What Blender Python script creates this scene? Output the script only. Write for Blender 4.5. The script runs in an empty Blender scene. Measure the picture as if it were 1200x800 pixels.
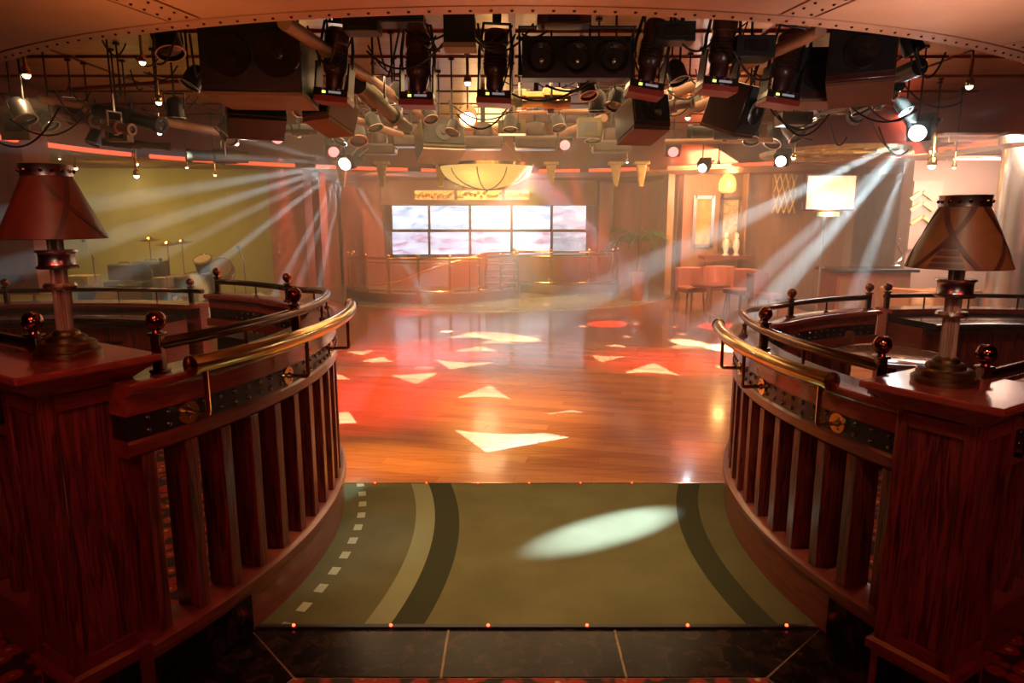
import bpy, math, random
from mathutils import Vector, Matrix
random.seed(7)
SC = bpy.context.scene
COL = SC.collection
R = math.radians
# ------------------------------------------------------------------ camera
FPX, HOR, EYE = 780.0, 258.0, 1.7            # focal length in px of a 1200x800 frame, horizon row, eye height
TILT = math.atan((400 - HOR) / FPX)
cam_d = bpy.data.cameras.new('camera'); cam = bpy.data.objects.new('camera', cam_d); COL.objects.link(cam)
cam_d.sensor_width = 36; cam_d.lens = FPX / 1200 * 36; cam_d.clip_end = 200
cam.location = (0, 0, EYE); cam.rotation_euler = (math.pi / 2 - TILT, 0, 0)
SC.camera = cam
# ------------------------------------------------------------------ world, exposure
w = bpy.data.worlds.new('world'); SC.world = w; w.use_nodes = True
w.node_tree.nodes['Background'].inputs[0].default_value = (0.10, 0.05, 0.03, 1)
w.node_tree.nodes['Background'].inputs[1].default_value = 0.15
SC.view_settings.view_transform = 'Standard'; SC.view_settings.look = 'None'
SC.view_settings.exposure = 0.0; SC.view_settings.gamma = 1.0; SC.view_settings.use_curve_mapping = False
SC.cycles.use_denoising = True
SC.cycles.max_bounces = 6; SC.cycles.diffuse_bounces = 3; SC.cycles.glossy_bounces = 4
SC.cycles.transmission_bounces = 6; SC.cycles.volume_bounces = 0; SC.cycles.transparent_max_bounces = 10
SC.cycles.sample_clamp_indirect = 4.0
SC.cycles.caustics_reflective = False; SC.cycles.caustics_refractive = False


def ray(x, y):
    u = (x - 600) / FPX; v = (400 - y) / FPX; c, s = math.cos(TILT), math.sin(TILT)
    return Vector((u, c + v * s, -s + v * c))
def at(x, y, Y):                              # the place at depth Y seen in the photograph at x, y
    d = ray(x, y); return Vector((0, 0, EYE)) + d * (Y / d.y)
def onz(x, y, z=0.0):
    d = ray(x, y); return Vector((0, 0, EYE)) + d * ((z - EYE) / d.z)

# ------------------------------------------------------------------ lights
def lamp(name, kind, loc, energy, col, target=None, size=0.05, spot=45, blend=0.3):
    d = bpy.data.lights.new(name, kind); o = bpy.data.objects.new(name, d); COL.objects.link(o)
    o.location = loc; d.energy = energy; d.color = col
    if kind == 'AREA':
        d.size = size
    else:
        d.shadow_soft_size = size
    if kind == 'SPOT':
        d.spot_size = R(spot); d.spot_blend = blend
    if target is not None:
        o.rotation_euler = (Vector(target) - Vector(loc)).to_track_quat('-Z', 'Y').to_euler()
    return o
WARM = (1.0, 0.62, 0.28); AMB = (1.0, 0.45, 0.15); RED = (1.0, 0.05, 0.03); ICE = (0.62, 0.86, 1.0)
# unseen foyer lights over the entrance: a dim red pair and a warm spot
lamp('foyer_light', 'AREA', (-1.3, 0.5, 2.6), 17, (1.0, 0.09, 0.085), (-1.5, 2.2, 0.6), 0.7)
lamp('foyer_light', 'AREA', (1.5, 0.3, 2.6), 17, (1.0, 0.09, 0.085), (1.6, 2.2, 0.6), 0.7)
lamp('foyer_light', 'SPOT', (0.1, 2.9, 2.6), 265, (1.0, 0.74, 0.33), (0.1, 3.5, 0), 0.15, 75, 0.9)
lamp('lampshade_fill', 'SPOT', (-0.8, 0.9, 2.6), 34, (1.0, 0.45, 0.2), (-1.5, 2.2, 1.5), 0.1, 34, 0.9)  # unseen spot added to brighten the left lamp shade
lamp('lampshade_fill', 'SPOT', (0.7, 0.9, 2.6), 68, (1.0, 0.72, 0.45), (1.5, 2.25, 1.45), 0.1, 34, 0.9)  # likewise added, for the right lamp shade
lamp('soffit_fill', 'SPOT', (-1.5, 2.9, 1.95), 30, (1.0, 0.38, 0.12), (-1.5, 3.2, 2.65), 0.1, 140, 0.9)  # unseen mid-air spots added to brighten the soffit, this and the next two
lamp('soffit_fill', 'SPOT', (0.1, 2.7, 1.95), 24, (1.0, 0.42, 0.16), (0.1, 3.0, 2.65), 0.1, 140, 0.9)
lamp('soffit_fill', 'SPOT', (1.9, 3.0, 1.95), 56, (1.0, 0.74, 0.66), (1.9, 3.3, 2.65), 0.1, 140, 0.9)
lamp('foyer_light', 'AREA', (0.0, -2.0, 2.3), 9, (1.0, 0.72, 0.5), (0.0, 2.3, 1.2), 1.2)  # unseen, added behind the camera for reflections in the metal parts
# downlights above the two booths
lamp('booth_lamp', 'SPOT', (-2.6, 3.6, 2.6), 60, (1.0, 0.40, 0.20), (-2.6, 4.0, 0), 0.1, 130, 0.6)
lamp('booth_lamp', 'SPOT', (2.7, 3.6, 2.6), 50, (1.0, 0.50, 0.28), (2.7, 4.0, 0), 0.1, 130, 0.6)
# dance floor and rig: unseen warm fill added inside the dome
lamp('dance_fill', 'AREA', (0.0, 8.0, 3.15), 190, (1.0, 0.61, 0.28), (0, 8.4, 0), 4.5)
lamp('rig_fill', 'SPOT', (0.0, 8.6, 2.4), 24, WARM, (0, 8.0, 3.3), 0.3, 165, 0.5)
lamp('rig_fill', 'SPOT', (-2.6, 8.0, 2.45), 16, WARM, (-2.4, 7.6, 3.3), 0.3, 165, 0.5)
lamp('rig_fill', 'SPOT', (2.8, 8.0, 2.45), 16, (1.0, 0.55, 0.4), (2.6, 7.6, 3.3), 0.3, 165, 0.5)
# far end
lamp('wall_lamp', 'AREA', (-0.5, 14.0, 2.55), 260, (1.0, 0.54, 0.21), (-0.5, 17.0, 1.2), 1.5)
lamp('wall_lamp', 'AREA', (-2.5, 14.0, 2.55), 110, (1.0, 0.42, 0.18), (-4.0, 16.0, 1.0), 1.0)
lamp('wall_lamp', 'AREA', (3.6, 12.5, 2.55), 200, (1.0, 0.54, 0.24), (4.2, 15.0, 1.2), 1.0)
lamp('balcony_fill', 'SPOT', (-0.8, 11.0, 2.6), 420, (1.0, 0.80, 0.45), (-0.6, 14.3, 0.2), 0.08, 75, 0.8)  # unseen spot added to make the balcony brass shine
# band stage and right lounge
lamp('stage_lamp', 'AREA', (-6.4, 11.0, 2.6), 105, (1.0, 0.72, 0.22), (-6.4, 12.3, 0.6), 1.6)
lamp('lounge_lamp', 'AREA', (6.6, 10.0, 2.6), 230, (1.0, 0.62, 0.46), (6.4, 12.0, 0.8), 1.8)
lamp('lounge_lamp', 'AREA', (5.2, 7.5, 2.6), 70, (1.0, 0.65, 0.5), (5.2, 8.0, 0.0), 1.2)

# ------------------------------------------------------------------ mesh helpers
class MB:
    def __init__(s): s.v = []; s.f = []
    def add(s, vs, fs):
        n = len(s.v); s.v += [tuple(p) for p in vs]; s.f += [tuple(i + n for i in q) for q in fs]; return s
    def box(s, c, d, M=None):
        vs = [Vector((x * d[0] / 2, y * d[1] / 2, z * d[2] / 2)) for x in (-1, 1) for y in (-1, 1) for z in (-1, 1)]
        if M is not None: vs = [M @ p for p in vs]
        c = Vector(c)
        return s.add([p + c for p in vs], [(0, 1, 3, 2), (4, 6, 7, 5), (0, 4, 5, 1), (2, 3, 7, 6), (0, 2, 6, 4), (1, 5, 7, 3)])
    def prism(s, poly, z0, z1):
        a = sum(poly[i - 1][0] * poly[i][1] - poly[i][0] * poly[i - 1][1] for i in range(len(poly)))
        if a < 0: poly = poly[::-1]
        n = len(poly)
        vs = [(p[0], p[1], z0) for p in poly] + [(p[0], p[1], z1) for p in poly]
        return s.add(vs, [tuple(range(n))[::-1], tuple(range(n, 2 * n))] + [(i, (i + 1) % n, n + (i + 1) % n, n + i) for i in range(n)])
    def frustum(s, q0, q1):                   # two rings of equal length, closed
        n = len(q0)
        return s.add(list(q0) + list(q1), [tuple(range(n))[::-1], tuple(range(n, 2 * n))] + [(i, (i + 1) % n, n + (i + 1) % n, n + i) for i in range(n)])
    def cyl(s, p0, p1, r0, r1=None, n=12):
        p0, p1 = Vector(p0), Vector(p1); r1 = r0 if r1 is None else r1
        q = (p1 - p0).to_track_quat('Z', 'Y'); A = [q @ Vector((math.cos(2 * math.pi * i / n), math.sin(2 * math.pi * i / n), 0)) for i in range(n)]
        return s.frustum([p0 + a * r0 for a in A], [p1 + a * r1 for a in A])
    def lathe(s, prof, c=(0, 0, 0), n=24, M=None, sx=1, sy=1):
        c = Vector(c); vs = []; m = len(prof)
        for r, z in prof:
            for i in range(n):
                a = 2 * math.pi * i / n; p = Vector((r * math.cos(a) * sx, r * math.sin(a) * sy, z))
                vs.append((M @ p if M is not None else p) + c)
        fs = [(j * n + i, j * n + (i + 1) % n, (j + 1) * n + (i + 1) % n, (j + 1) * n + i) for j in range(m - 1) for i in range(n)]
        if prof[0][0] > 1e-5 and prof[-1][0] > 1e-5 and m > 3: fs += [((m - 1) * n + i, (m - 1) * n + (i + 1) % n, (i + 1) % n, i) for i in range(n)]
        return s.add(vs, fs)
    def sphere(s, c, r, n=14, m=8, k=(1, 1, 1)):
        return s.lathe2([(r * math.sin(math.pi * j / m), -r * math.cos(math.pi * j / m)) for j in range(m + 1)], c, n, k)
    def lathe2(s, prof, c, n, k):
        M = Matrix.Diagonal(Vector(k)); return s.lathe([(max(r, 1e-6), z) for r, z in prof], c, n, M)
    def tube(s, pts, r, n=8):
        pts = [Vector(p) for p in pts]; m = len(pts); vs = []
        up = None
        for i, p in enumerate(pts):
            t = (pts[min(i + 1, m - 1)] - pts[max(i - 1, 0)]).normalized()
            if up is None: up = Vector((0, 0, 1)) if abs(t.z) < 0.9 else Vector((1, 0, 0))
            a = t.cross(up).normalized(); b = a.cross(t); up = b
            rr = r[i] if isinstance(r, (list, tuple)) else r
            vs += [p + (a * math.cos(2 * math.pi * k / n) + b * math.sin(2 * math.pi * k / n)) * rr for k in range(n)]
        fs = [(j * n + i, j * n + (i + 1) % n, (j + 1) * n + (i + 1) % n, (j + 1) * n + i) for j in range(m - 1) for i in range(n)]
        fs += [tuple(range(n))[::-1], tuple(range((m - 1) * n, m * n))]
        return s.add(vs, fs)
    def sweep(s, path, S, prof, zf=None, closed=False):     # prof: closed loop of (offset, z) carried along path(s, off)
        n = len(prof); vs = []
        for q in S:
            dz = zf(q) if zf else 0
            for o, z in prof:
                x, y = path(q, o); vs.append((x, y, z + dz))
        m = len(S)
        fs = [(j * n + i, j * n + (i + 1) % n, (j + 1) * n + (i + 1) % n, (j + 1) * n + i) for j in range(m - 1) for i in range(n)]
        fs += [tuple(range(n))[::-1], tuple(range((m - 1) * n, m * n))]
        return s.add(vs, fs)
    def build(s, name, mat, parent=None, smooth=True, bev=0, kind=None, label=None):
        o0 = ORI.get(parent, Vector((0, 0, 0))) if parent else Vector((0, 0, 0))
        me = bpy.data.meshes.new(name)
        me.from_pydata([tuple(Vector(p) - o0) for p in s.v], [], s.f)
        import bmesh
        bm = bmesh.new(); bm.from_mesh(me); bmesh.ops.remove_doubles(bm, verts=bm.verts, dist=2e-6); bmesh.ops.recalc_face_normals(bm, faces=bm.faces); bm.to_mesh(me); bm.free()
        me.update()
        if smooth:
            me.shade_smooth(); me.set_sharp_from_angle(angle=R(38))
        me.materials.append(mat)
        o = bpy.data.objects.new(name, me); COL.objects.link(o)
        if parent is not None:
            o.parent = parent
        ORI[o] = o0
        if bev:
            b = o.modifiers.new('bevel', 'BEVEL'); b.width = bev; b.segments = 2; b.limit_method = 'ANGLE'
        if kind: o['kind'] = kind
        if label: o['label'] = label
        return o
ORI = {}
def thing(name, label, cat, loc=(0, 0, 0), group=None):
    o = bpy.data.objects.new(name, None); COL.objects.link(o); o.empty_display_size = 0.1
    o.location = loc; o['label'] = label; o['category'] = cat
    if group: o['group'] = group
    ORI[o] = Vector(loc); return o
def tag(o, label, cat, group=None):
    o['label'] = label; o['category'] = cat
    if group: o['group'] = group
    return o
def struct(o): o['kind'] = 'structure'; return o
KIDS = {}
def dup(root, loc, rot=None, label=None, group=None, scale=None):
    def cp(o, par):
        c = o.copy(); COL.objects.link(c)
        if par is not None: c.parent = par
        for ch in [x for x in bpy.data.objects if x.parent == o]: cp(ch, c)
        return c
    r = cp(root, None); r.location = loc
    if rot is not None: r.rotation_euler = rot
    if scale is not None: r.scale = (scale,) * 3 if not hasattr(scale, '__len__') else scale
    if label: r['label'] = label
    if group: r['group'] = group
    return r

# ------------------------------------------------------------------ materials
def newmat(name):
    m = bpy.data.materials.new(name); m.use_nodes = True
    return m, m.node_tree, m.node_tree.nodes['Principled BSDF']
def N(nt, t, **k):
    n = nt.nodes.new(t)
    for a, b in k.items(): setattr(n, a, b)
    return n
def ramp(nt, src, stops):
    r = N(nt, 'ShaderNodeValToRGB'); e = r.color_ramp.elements
    while len(e) < len(stops): e.new(0.5)
    for x, (p, c) in zip(e, stops): x.position = p; x.color = (*c, 1)
    nt.links.new(src, r.inputs[0]); return r.outputs[0]
def noise(nt, scale=(1, 1, 1), s=1.0, detail=4, dist=0.0, coord='Object'):
    tc = N(nt, 'ShaderNodeTexCoord'); mp = N(nt, 'ShaderNodeMapping'); mp.inputs['Scale'].default_value = scale
    nt.links.new(tc.outputs[coord], mp.inputs[0])
    n = N(nt, 'ShaderNodeTexNoise'); n.inputs['Scale'].default_value = s; n.inputs['Detail'].default_value = detail; n.inputs['Distortion'].default_value = dist
    nt.links.new(mp.outputs[0], n.inputs['Vector']); return n.outputs['Fac']
def bump(nt, p, src, strength=0.1, dist=0.01):
    b = N(nt, 'ShaderNodeBump'); b.inputs['Strength'].default_value = strength; b.inputs['Distance'].default_value = dist
    nt.links.new(src, b.inputs['Height']); nt.links.new(b.outputs[0], p.inputs['Normal'])
def mottle(name, c1, c2, rough=0.5, metal=0.0, s=6.0, scale=(1, 1, 1), coat=0.0, bmp=0.0, detail=4, dist=0.0, lo=0.3, hi=0.7):
    m, nt, p = newmat(name); f = noise(nt, scale, s, detail, dist)
    nt.links.new(ramp(nt, f, [(lo, c1), (hi, c2)]), p.inputs['Base Color'])
    p.inputs['Roughness'].default_value = rough; p.inputs['Metallic'].default_value = metal
    p.inputs['Coat Weight'].default_value = coat; p.inputs['Coat Roughness'].default_value = 0.12
    if bmp: bump(nt, p, f, bmp)
    return m
def emit(name, col, st):
    m, nt, p = newmat(name)
    p.inputs['Base Color'].default_value = (*[min(1, c * 0.5) for c in col], 1)
    p.inputs['Emission Color'].default_value = (*col, 1); p.inputs['Emission Strength'].default_value = st
    return m
MAH1, MAH2 = (0.040, 0.006, 0.006), (0.23, 0.036, 0.026)
wood_v = mottle('mahogany_upright', MAH1, MAH2, 0.38, 0, 3.0, (15, 15, 1.0), 0.25, 0.10, 8, 1.8, 0.36, 0.60)
wood_h = mottle('mahogany_rail', (0.13, 0.018, 0.014), (0.24, 0.045, 0.030), 0.28, 0, 3.0, (3, 3, 26), 0.5, 0.04, 5, 0.8)
wood_top = mottle('polished_mahogany', (0.20, 0.028, 0.020), (0.33, 0.06, 0.035), 0.20, 0, 3.0, (6, 2, 10), 0.7, 0.0, 5, 1.0)
wood_pl = mottle('plinth_mahogany', (0.14, 0.026, 0.020), (0.26, 0.06, 0.04), 0.32, 0, 3.0, (2, 2, 20), 0.4, 0.0, 5, 0.6)
stud_m = mottle('stud_gunmetal', (0.16, 0.13, 0.12), (0.28, 0.24, 0.22), 0.18, 1.0, 20)
leather = mottle('black_leather', (0.006, 0.004, 0.004), (0.014, 0.009, 0.008), 0.38, 0, 60, (1, 1, 1), 0.2, 0.15)
bronze = mottle('bronze_tube', (0.16, 0.085, 0.05), (0.30, 0.17, 0.10), 0.17, 1.0, 8)
darkbronze = mottle('dark_bronze', (0.09, 0.045, 0.03), (0.18, 0.09, 0.055), 0.20, 1.0, 8)
brass = mottle('brass', (0.62, 0.38, 0.14), (0.80, 0.55, 0.24), 0.16, 1.0, 10)
copperball = mottle('copper_ball', (0.20, 0.055, 0.03), (0.34, 0.11, 0.06), 0.12, 1.0, 6)
lampbase = mottle('lamp_bronze', (0.14, 0.09, 0.045), (0.26, 0.17, 0.085), 0.35, 1.0, 12)
steel = mottle('brushed_steel', (0.40, 0.36, 0.33), (0.68, 0.62, 0.58), 0.26, 1.0, 4, (1, 1, 14))
ribbed = mottle('ribbed_copper', (0.36, 0.22, 0.16), (0.62, 0.42, 0.32), 0.35, 0.7, 8, (6, 6, 1))
shade_m = mottle('shade_leather', (0.05, 0.010, 0.006), (0.15, 0.034, 0.014), 0.45, 0, 7, (1, 1, 1), 0.2, 0.1, 8, 0.8)
shade_m2 = mottle('tan_shade_leather', (0.09, 0.030, 0.010), (0.21, 0.080, 0.026), 0.45, 0, 7, (1, 1, 1), 0.2, 0.1, 8, 0.8)
strapm = mottle('strap_leather', (0.035, 0.008, 0.006), (0.07, 0.016, 0.010), 0.5, 0, 20)
shade_in = mottle('shade_lining', (0.55, 0.22, 0.12), (0.65, 0.28, 0.15), 0.7, 0, 4)
black = mottle('black_paint', (0.008, 0.007, 0.007), (0.02, 0.017, 0.016), 0.38, 0, 9)
black_gloss = mottle('black_gloss', (0.010, 0.008, 0.008), (0.03, 0.02, 0.018), 0.15, 0, 9, coat=0.5)
blackbrown = mottle('scanner_brown', (0.03, 0.010, 0.008), (0.075, 0.022, 0.015), 0.3, 0, 9, coat=0.3)
tan = mottle('tan_board', (0.24, 0.14, 0.065), (0.33, 0.20, 0.10), 0.6, 0, 4)
tanpipe = mottle('tan_conduit', (0.30, 0.15, 0.075), (0.44, 0.25, 0.15), 0.45, 0.2, 6)
olivebar = mottle('olive_metal', (0.09, 0.072, 0.035), (0.17, 0.135, 0.065), 0.32, 0.6, 6)
goldmetal = mottle('ceiling_gold', (0.24, 0.13, 0.045), (0.36, 0.21, 0.08), 0.30, 0.85, 3, (1, 3, 1))
redstrip = mottle('red_lacquer', (0.22, 0.02, 0.015), (0.32, 0.035, 0.02), 0.4, 0, 5)
soffit_m = mottle('soffit_bronze', (0.34, 0.16, 0.09), (0.44, 0.22, 0.125), 0.42, 0.35, 2.2)
soffit_red = mottle('soffit_groove', (0.20, 0.012, 0.010), (0.26, 0.02, 0.014), 0.5, 0, 4)
rivet_m = mottle('rivet', (0.03, 0.012, 0.008), (0.06, 0.025, 0.016), 0.35, 0.6, 9)
wall_m = mottle('wall_redwood', (0.28, 0.115, 0.05), (0.43, 0.20, 0.095), 0.45, 0, 2.0, (5, 5, 0.8), 0.15, 0, 5, 0.8)
wall_red = mottle('wall_red_panel', (0.36, 0.085, 0.05), (0.48, 0.14, 0.085), 0.5, 0, 2.0, (4, 4, 0.7))
wall_dark = mottle('wall_dark', (0.10, 0.04, 0.022), (0.16, 0.065, 0.035), 0.5, 0, 3.0)
wall_olive = mottle('wall_olive', (0.34, 0.26, 0.075), (0.42, 0.33, 0.10), 0.75, 0, 1.2, (3, 3, 0.4))
wall_pink = mottle('wall_rose', (0.27, 0.17, 0.13), (0.34, 0.22, 0.17), 0.55, 0, 1.5)
stagefl = mottle('stage_boards', (0.30, 0.17, 0.07), (0.46, 0.28, 0.12), 0.4, 0, 3, (1, 12, 1))
greenmarble = mottle('green_marble', (0.36, 0.36, 0.20), (0.60, 0.58, 0.38), 0.12, 0, 2.5, (1, 1, 1), 0.4, 0, 8, 1.2)
blackmarble = mottle('black_marble', (0.006, 0.004, 0.004), (0.050, 0.022, 0.014), 0.22, 0, 14, (1, 1, 1), 0.0, 0, 10, 0.8, 0.45, 0.8)
blackmarble.node_tree.nodes['Principled BSDF'].inputs['Specular IOR Level'].default_value = 0.18
grout = mottle('gold_grout', (0.22, 0.13, 0.07), (0.30, 0.19, 0.10), 0.6, 0, 20)
cable_m = mottle('cable', (0.010, 0.008, 0.008), (0.02, 0.016, 0.015), 0.55, 0, 9)
orange = mottle('orange_fabric', (0.60, 0.22, 0.07), (0.72, 0.30, 0.11), 0.7, 0, 8)
white = mottle('white_cloth', (0.75, 0.72, 0.62), (0.85, 0.82, 0.74), 0.8, 0, 9)
leafm = mottle('palm_leaf', (0.05, 0.11, 0.025), (0.11, 0.19, 0.05), 0.5, 0, 8)
goldrelief = mottle('gilt_relief', (0.55, 0.36, 0.12), (0.80, 0.56, 0.22), 0.4, 0.5, 14, bmp=0.4)
silver = mottle('silver_trim', (0.75, 0.70, 0.66), (0.90, 0.86, 0.82), 0.25, 1.0, 5)
bulb_w = emit('bulb_warm', (1.0, 0.70, 0.32), 22)
bulb_dim = emit('bulb_small', (1.0, 0.72, 0.38), 7)
bulb_ice = emit('lens_white', (0.80, 0.93, 1.0), 60)
bulb_pink = emit('lens_pink', (1.0, 0.30, 0.28), 1.8)
ledred = emit('led_red', (1.0, 0.06, 0.02), 9)
ledgreen = emit('led_green', (0.75, 0.95, 0.15), 1.6)
ledwhite = emit('display_grey', (0.5, 0.5, 0.55), 0.35)
neon = emit('red_neon', (1.0, 0.14, 0.05), 1.3)
cream_glow = emit('lit_glass', (1.0, 0.62, 0.15), 0.9)
glass_m, _nt, _p = newmat('clear_glass')
_p.inputs['Base Color'].default_value = (1, 0.97, 0.9, 1); _p.inputs['Roughness'].default_value = 0.02; _p.inputs['Transmission Weight'].default_value = 1.0; _p.inputs['IOR'].default_value = 1.1
# parquet: each plank takes its own tone
parq, nt, p = newmat('parquet')
oi = N(nt, 'ShaderNodeObjectInfo'); f = noise(nt, (1.2, 22, 1), 2.0, 5, 0.6)
mx = N(nt, 'ShaderNodeMath', operation='MULTIPLY_ADD'); nt.links.new(oi.outputs['Random'], mx.inputs[0]); mx.inputs[1].default_value = 0.45; nt.links.new(f, mx.inputs[2])
nt.links.new(ramp(nt, mx.outputs[0], [(0.35, (0.30, 0.085, 0.028)), (0.62, (0.42, 0.13, 0.042)), (0.95, (0.52, 0.18, 0.06))]), p.inputs['Base Color'])
p.inputs['Roughness'].default_value = 0.20; p.inputs['Coat Weight'].default_value = 0.35; p.inputs['Coat Roughness'].default_value = 0.08
# red patterned foyer carpet
redcarpet, nt, p = newmat('red_carpet')
tc = N(nt, 'ShaderNodeTexCoord'); vo = N(nt, 'ShaderNodeTexVoronoi'); vo.inputs['Scale'].default_value = 14
nt.links.new(tc.outputs['Object'], vo.inputs['Vector'])
nt.links.new(ramp(nt, vo.outputs['Distance'], [(0.10, (0.55, 0.42, 0.14)), (0.22, (0.30, 0.03, 0.02)), (0.45, (0.34, 0.04, 0.025)), (0.6, (0.03, 0.02, 0.02))]), p.inputs['Base Color'])
p.inputs['Roughness'].default_value = 0.95

# ------------------------------------------------------------------ plan of the two booths
LC, RC = Vector((-3.38, 3.30)), Vector((3.63, 3.20))
R0 = 2.37
def arc_path(C, sg, grow=0.0):
    def path(a, off):
        r = R0 + off + grow * max(0.0, (a - 25) / 45.0)
        return C.x + sg * r * math.cos(R(a)), C.y + r * math.sin(R(a))
    return path
def line_path(P0, d, n):
    def path(s, off): return P0[0] + d[0] * s + n[0] * off, P0[1] + d[1] * s + n[1] * off
    return path
def lin(a, b, n): return [a + (b - a) * i / (n - 1) for i in range(n)]
def sst(a, b, x): t = min(1, max(0, (x - a) / (b - a))); return t * t * (3 - 2 * t)

# ------------------------------------------------------------------ floor
fl = MB().prism([(-12, -3), (12, -3), (12, 20), (-12, 20)], -0.2, -0.012).build('floor', redcarpet, smooth=False); struct(fl)
# parquet dance floor, planks laid slightly askew
pf = MB().prism([(-6, 4.13), (6, 4.13), (6, 17), (-6, 17)], -0.011, -0.006).build('floor_parquet', strapm, smooth=False); struct(pf)
def clip(poly, nx, ny, c):
    out = []
    for i in range(len(poly)):
        p, q = poly[i - 1], poly[i]; dp, dq = p[0] * nx + p[1] * ny - c, q[0] * nx + q[1] * ny - c
        if (dp >= 0) != (dq >= 0):
            t = dp / (dp - dq); out.append((p[0] + (q[0] - p[0]) * t, p[1] + (q[1] - p[1]) * t))
        if dq >= 0: out.append(q)
    return out
ang = R(-14); cu, su = math.cos(ang), math.sin(ang)
near, rest = [], MB()
pw, pl = 0.13, 1.5
for i in range(-40, 90):
    for j in range(-7, 8):
        u0 = j * pl + (i % 3) * 0.5; v0 = i * pw
        q = [(u0 + 0.001, v0 + 0.001), (u0 + pl - 0.001, v0 + 0.001), (u0 + pl - 0.001, v0 + pw - 0.001), (u0 + 0.001, v0 + pw - 0.001)]
        q = [(x * cu - y * su, 4.13 + x * su + y * cu) for x, y in q]
        for nx, ny, c in ((0, 1, 4.13), (0, -1, -16.5), (1, 0, -5.6), (-1, 0, -5.6)):
            if q: q = clip(q, nx, ny, c)
        if len(q) < 3: continue
        cx = sum(p[0] for p in q) / len(q); cy = sum(p[1] for p in q) / len(q)
        near.append((cy + abs(cx) * 0.4, q, cx, cy))
near.sort(key=lambda t: t[0])
vis = [t for t in near if (Vector((t[2], t[3])) - LC).length > 1.5 and (Vector((t[2], t[3])) - RC).length > 1.5]
for k, t in enumerate(vis):
    if k < 290: MB().prism(t[1], -0.006, 0.0).build('plank', parq, pf, smooth=False)
    else: rest.prism(t[1], -0.006, 0.0)
rest.build('plank_field', parq, pf, smooth=False, kind='stuff')
# green inlaid carpet in front of the dance floor: rings that follow the two booths, dashes of projected light painted in along the left one
cm, nt, p = newmat('green_carpet')
geo = N(nt, 'ShaderNodeNewGeometry')
def mnode(op, a, b=None, c=None):
    n = N(nt, 'ShaderNodeMath', operation=op)
    for k, x in enumerate((a, b, c)):
        if x is None: continue
        if isinstance(x, (int, float)): n.inputs[k].default_value = x
        else: nt.links.new(x, n.inputs[k])
    return n.outputs[0]
def band(d, a, b): return mnode('MULTIPLY', mnode('GREATER_THAN', d, a), mnode('LESS_THAN', d, b))
def mix(fac, a, b):
    n = N(nt, 'ShaderNodeMix', data_type='RGBA')
    nt.links.new(fac, n.inputs['Factor'])
    for key, x in (('A', a), ('B', b)):
        i = [s for s in n.inputs if s.name == key and s.type == 'RGBA'][0]
        if isinstance(x, tuple): i.default_value = (*x, 1)
        else: nt.links.new(x, i)
    return [s for s in n.outputs if s.type == 'RGBA'][0]
def dist(C):
    n = N(nt, 'ShaderNodeVectorMath', operation='DISTANCE'); cx = N(nt, 'ShaderNodeVectorMath', operation='MULTIPLY')
    nt.links.new(geo.outputs['Position'], cx.inputs[0]); cx.inputs[1].default_value = (1, 1, 0)
    nt.links.new(cx.outputs[0], n.inputs[0]); n.inputs[1].default_value = (C.x, C.y, 0); return n.outputs['Value']
fine = noise(nt, (1, 1, 1), 220, 2); soft = noise(nt, (1, 1, 1), 3.0, 3)
base = ramp(nt, soft, [(0.3, (0.112, 0.092, 0.042)), (0.7, (0.150, 0.125, 0.060))])
dl, dr = dist(LC), dist(RC)
dark = (0.040, 0.038, 0.020); lite = (0.20, 0.185, 0.105)
col = mix(mnode('MULTIPLY', mnode('LESS_THAN', dl, 2.84), 0.3), base, dark)
col = mix(band(dl, 2.84, 2.95), col, lite)
col = mix(band(dl, 2.95, 3.09), col, dark)
col = mix(band(dr, 2.57, 2.70), col, dark)
col = mix(mnode('MULTIPLY', mnode('LESS_THAN', dr, 2.57), 0.3), col, dark)
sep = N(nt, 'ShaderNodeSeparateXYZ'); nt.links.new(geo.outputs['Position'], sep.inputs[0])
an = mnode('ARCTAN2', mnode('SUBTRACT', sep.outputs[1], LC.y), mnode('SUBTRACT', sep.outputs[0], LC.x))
light_dash = mnode('MULTIPLY', band(dl, 2.50, 2.545), mnode('LESS_THAN', mnode('FRACT', mnode('MULTIPLY', an, 16.0)), 0.45))  # light thrown on the carpet, drawn into its colour
col = mix(light_dash, col, (0.36, 0.33, 0.23))
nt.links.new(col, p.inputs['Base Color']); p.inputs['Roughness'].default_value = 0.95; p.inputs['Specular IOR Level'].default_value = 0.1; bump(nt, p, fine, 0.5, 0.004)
def edge_pts(C, sg, ys): return [(C.x + sg * math.sqrt(2.40 ** 2 - (y - C.y) ** 2), y) for y in ys]
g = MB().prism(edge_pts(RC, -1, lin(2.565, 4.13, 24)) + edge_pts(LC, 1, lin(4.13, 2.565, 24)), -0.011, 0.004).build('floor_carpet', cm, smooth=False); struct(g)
for C_ in (LC, RC): struct(MB().lathe([(0.0, -0.011), (2.30, -0.011), (2.30, 0.008), (0.0, 0.008)], (C_.x, C_.y, 0), 48).build('floor_booth', redcarpet, smooth=False))
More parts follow.
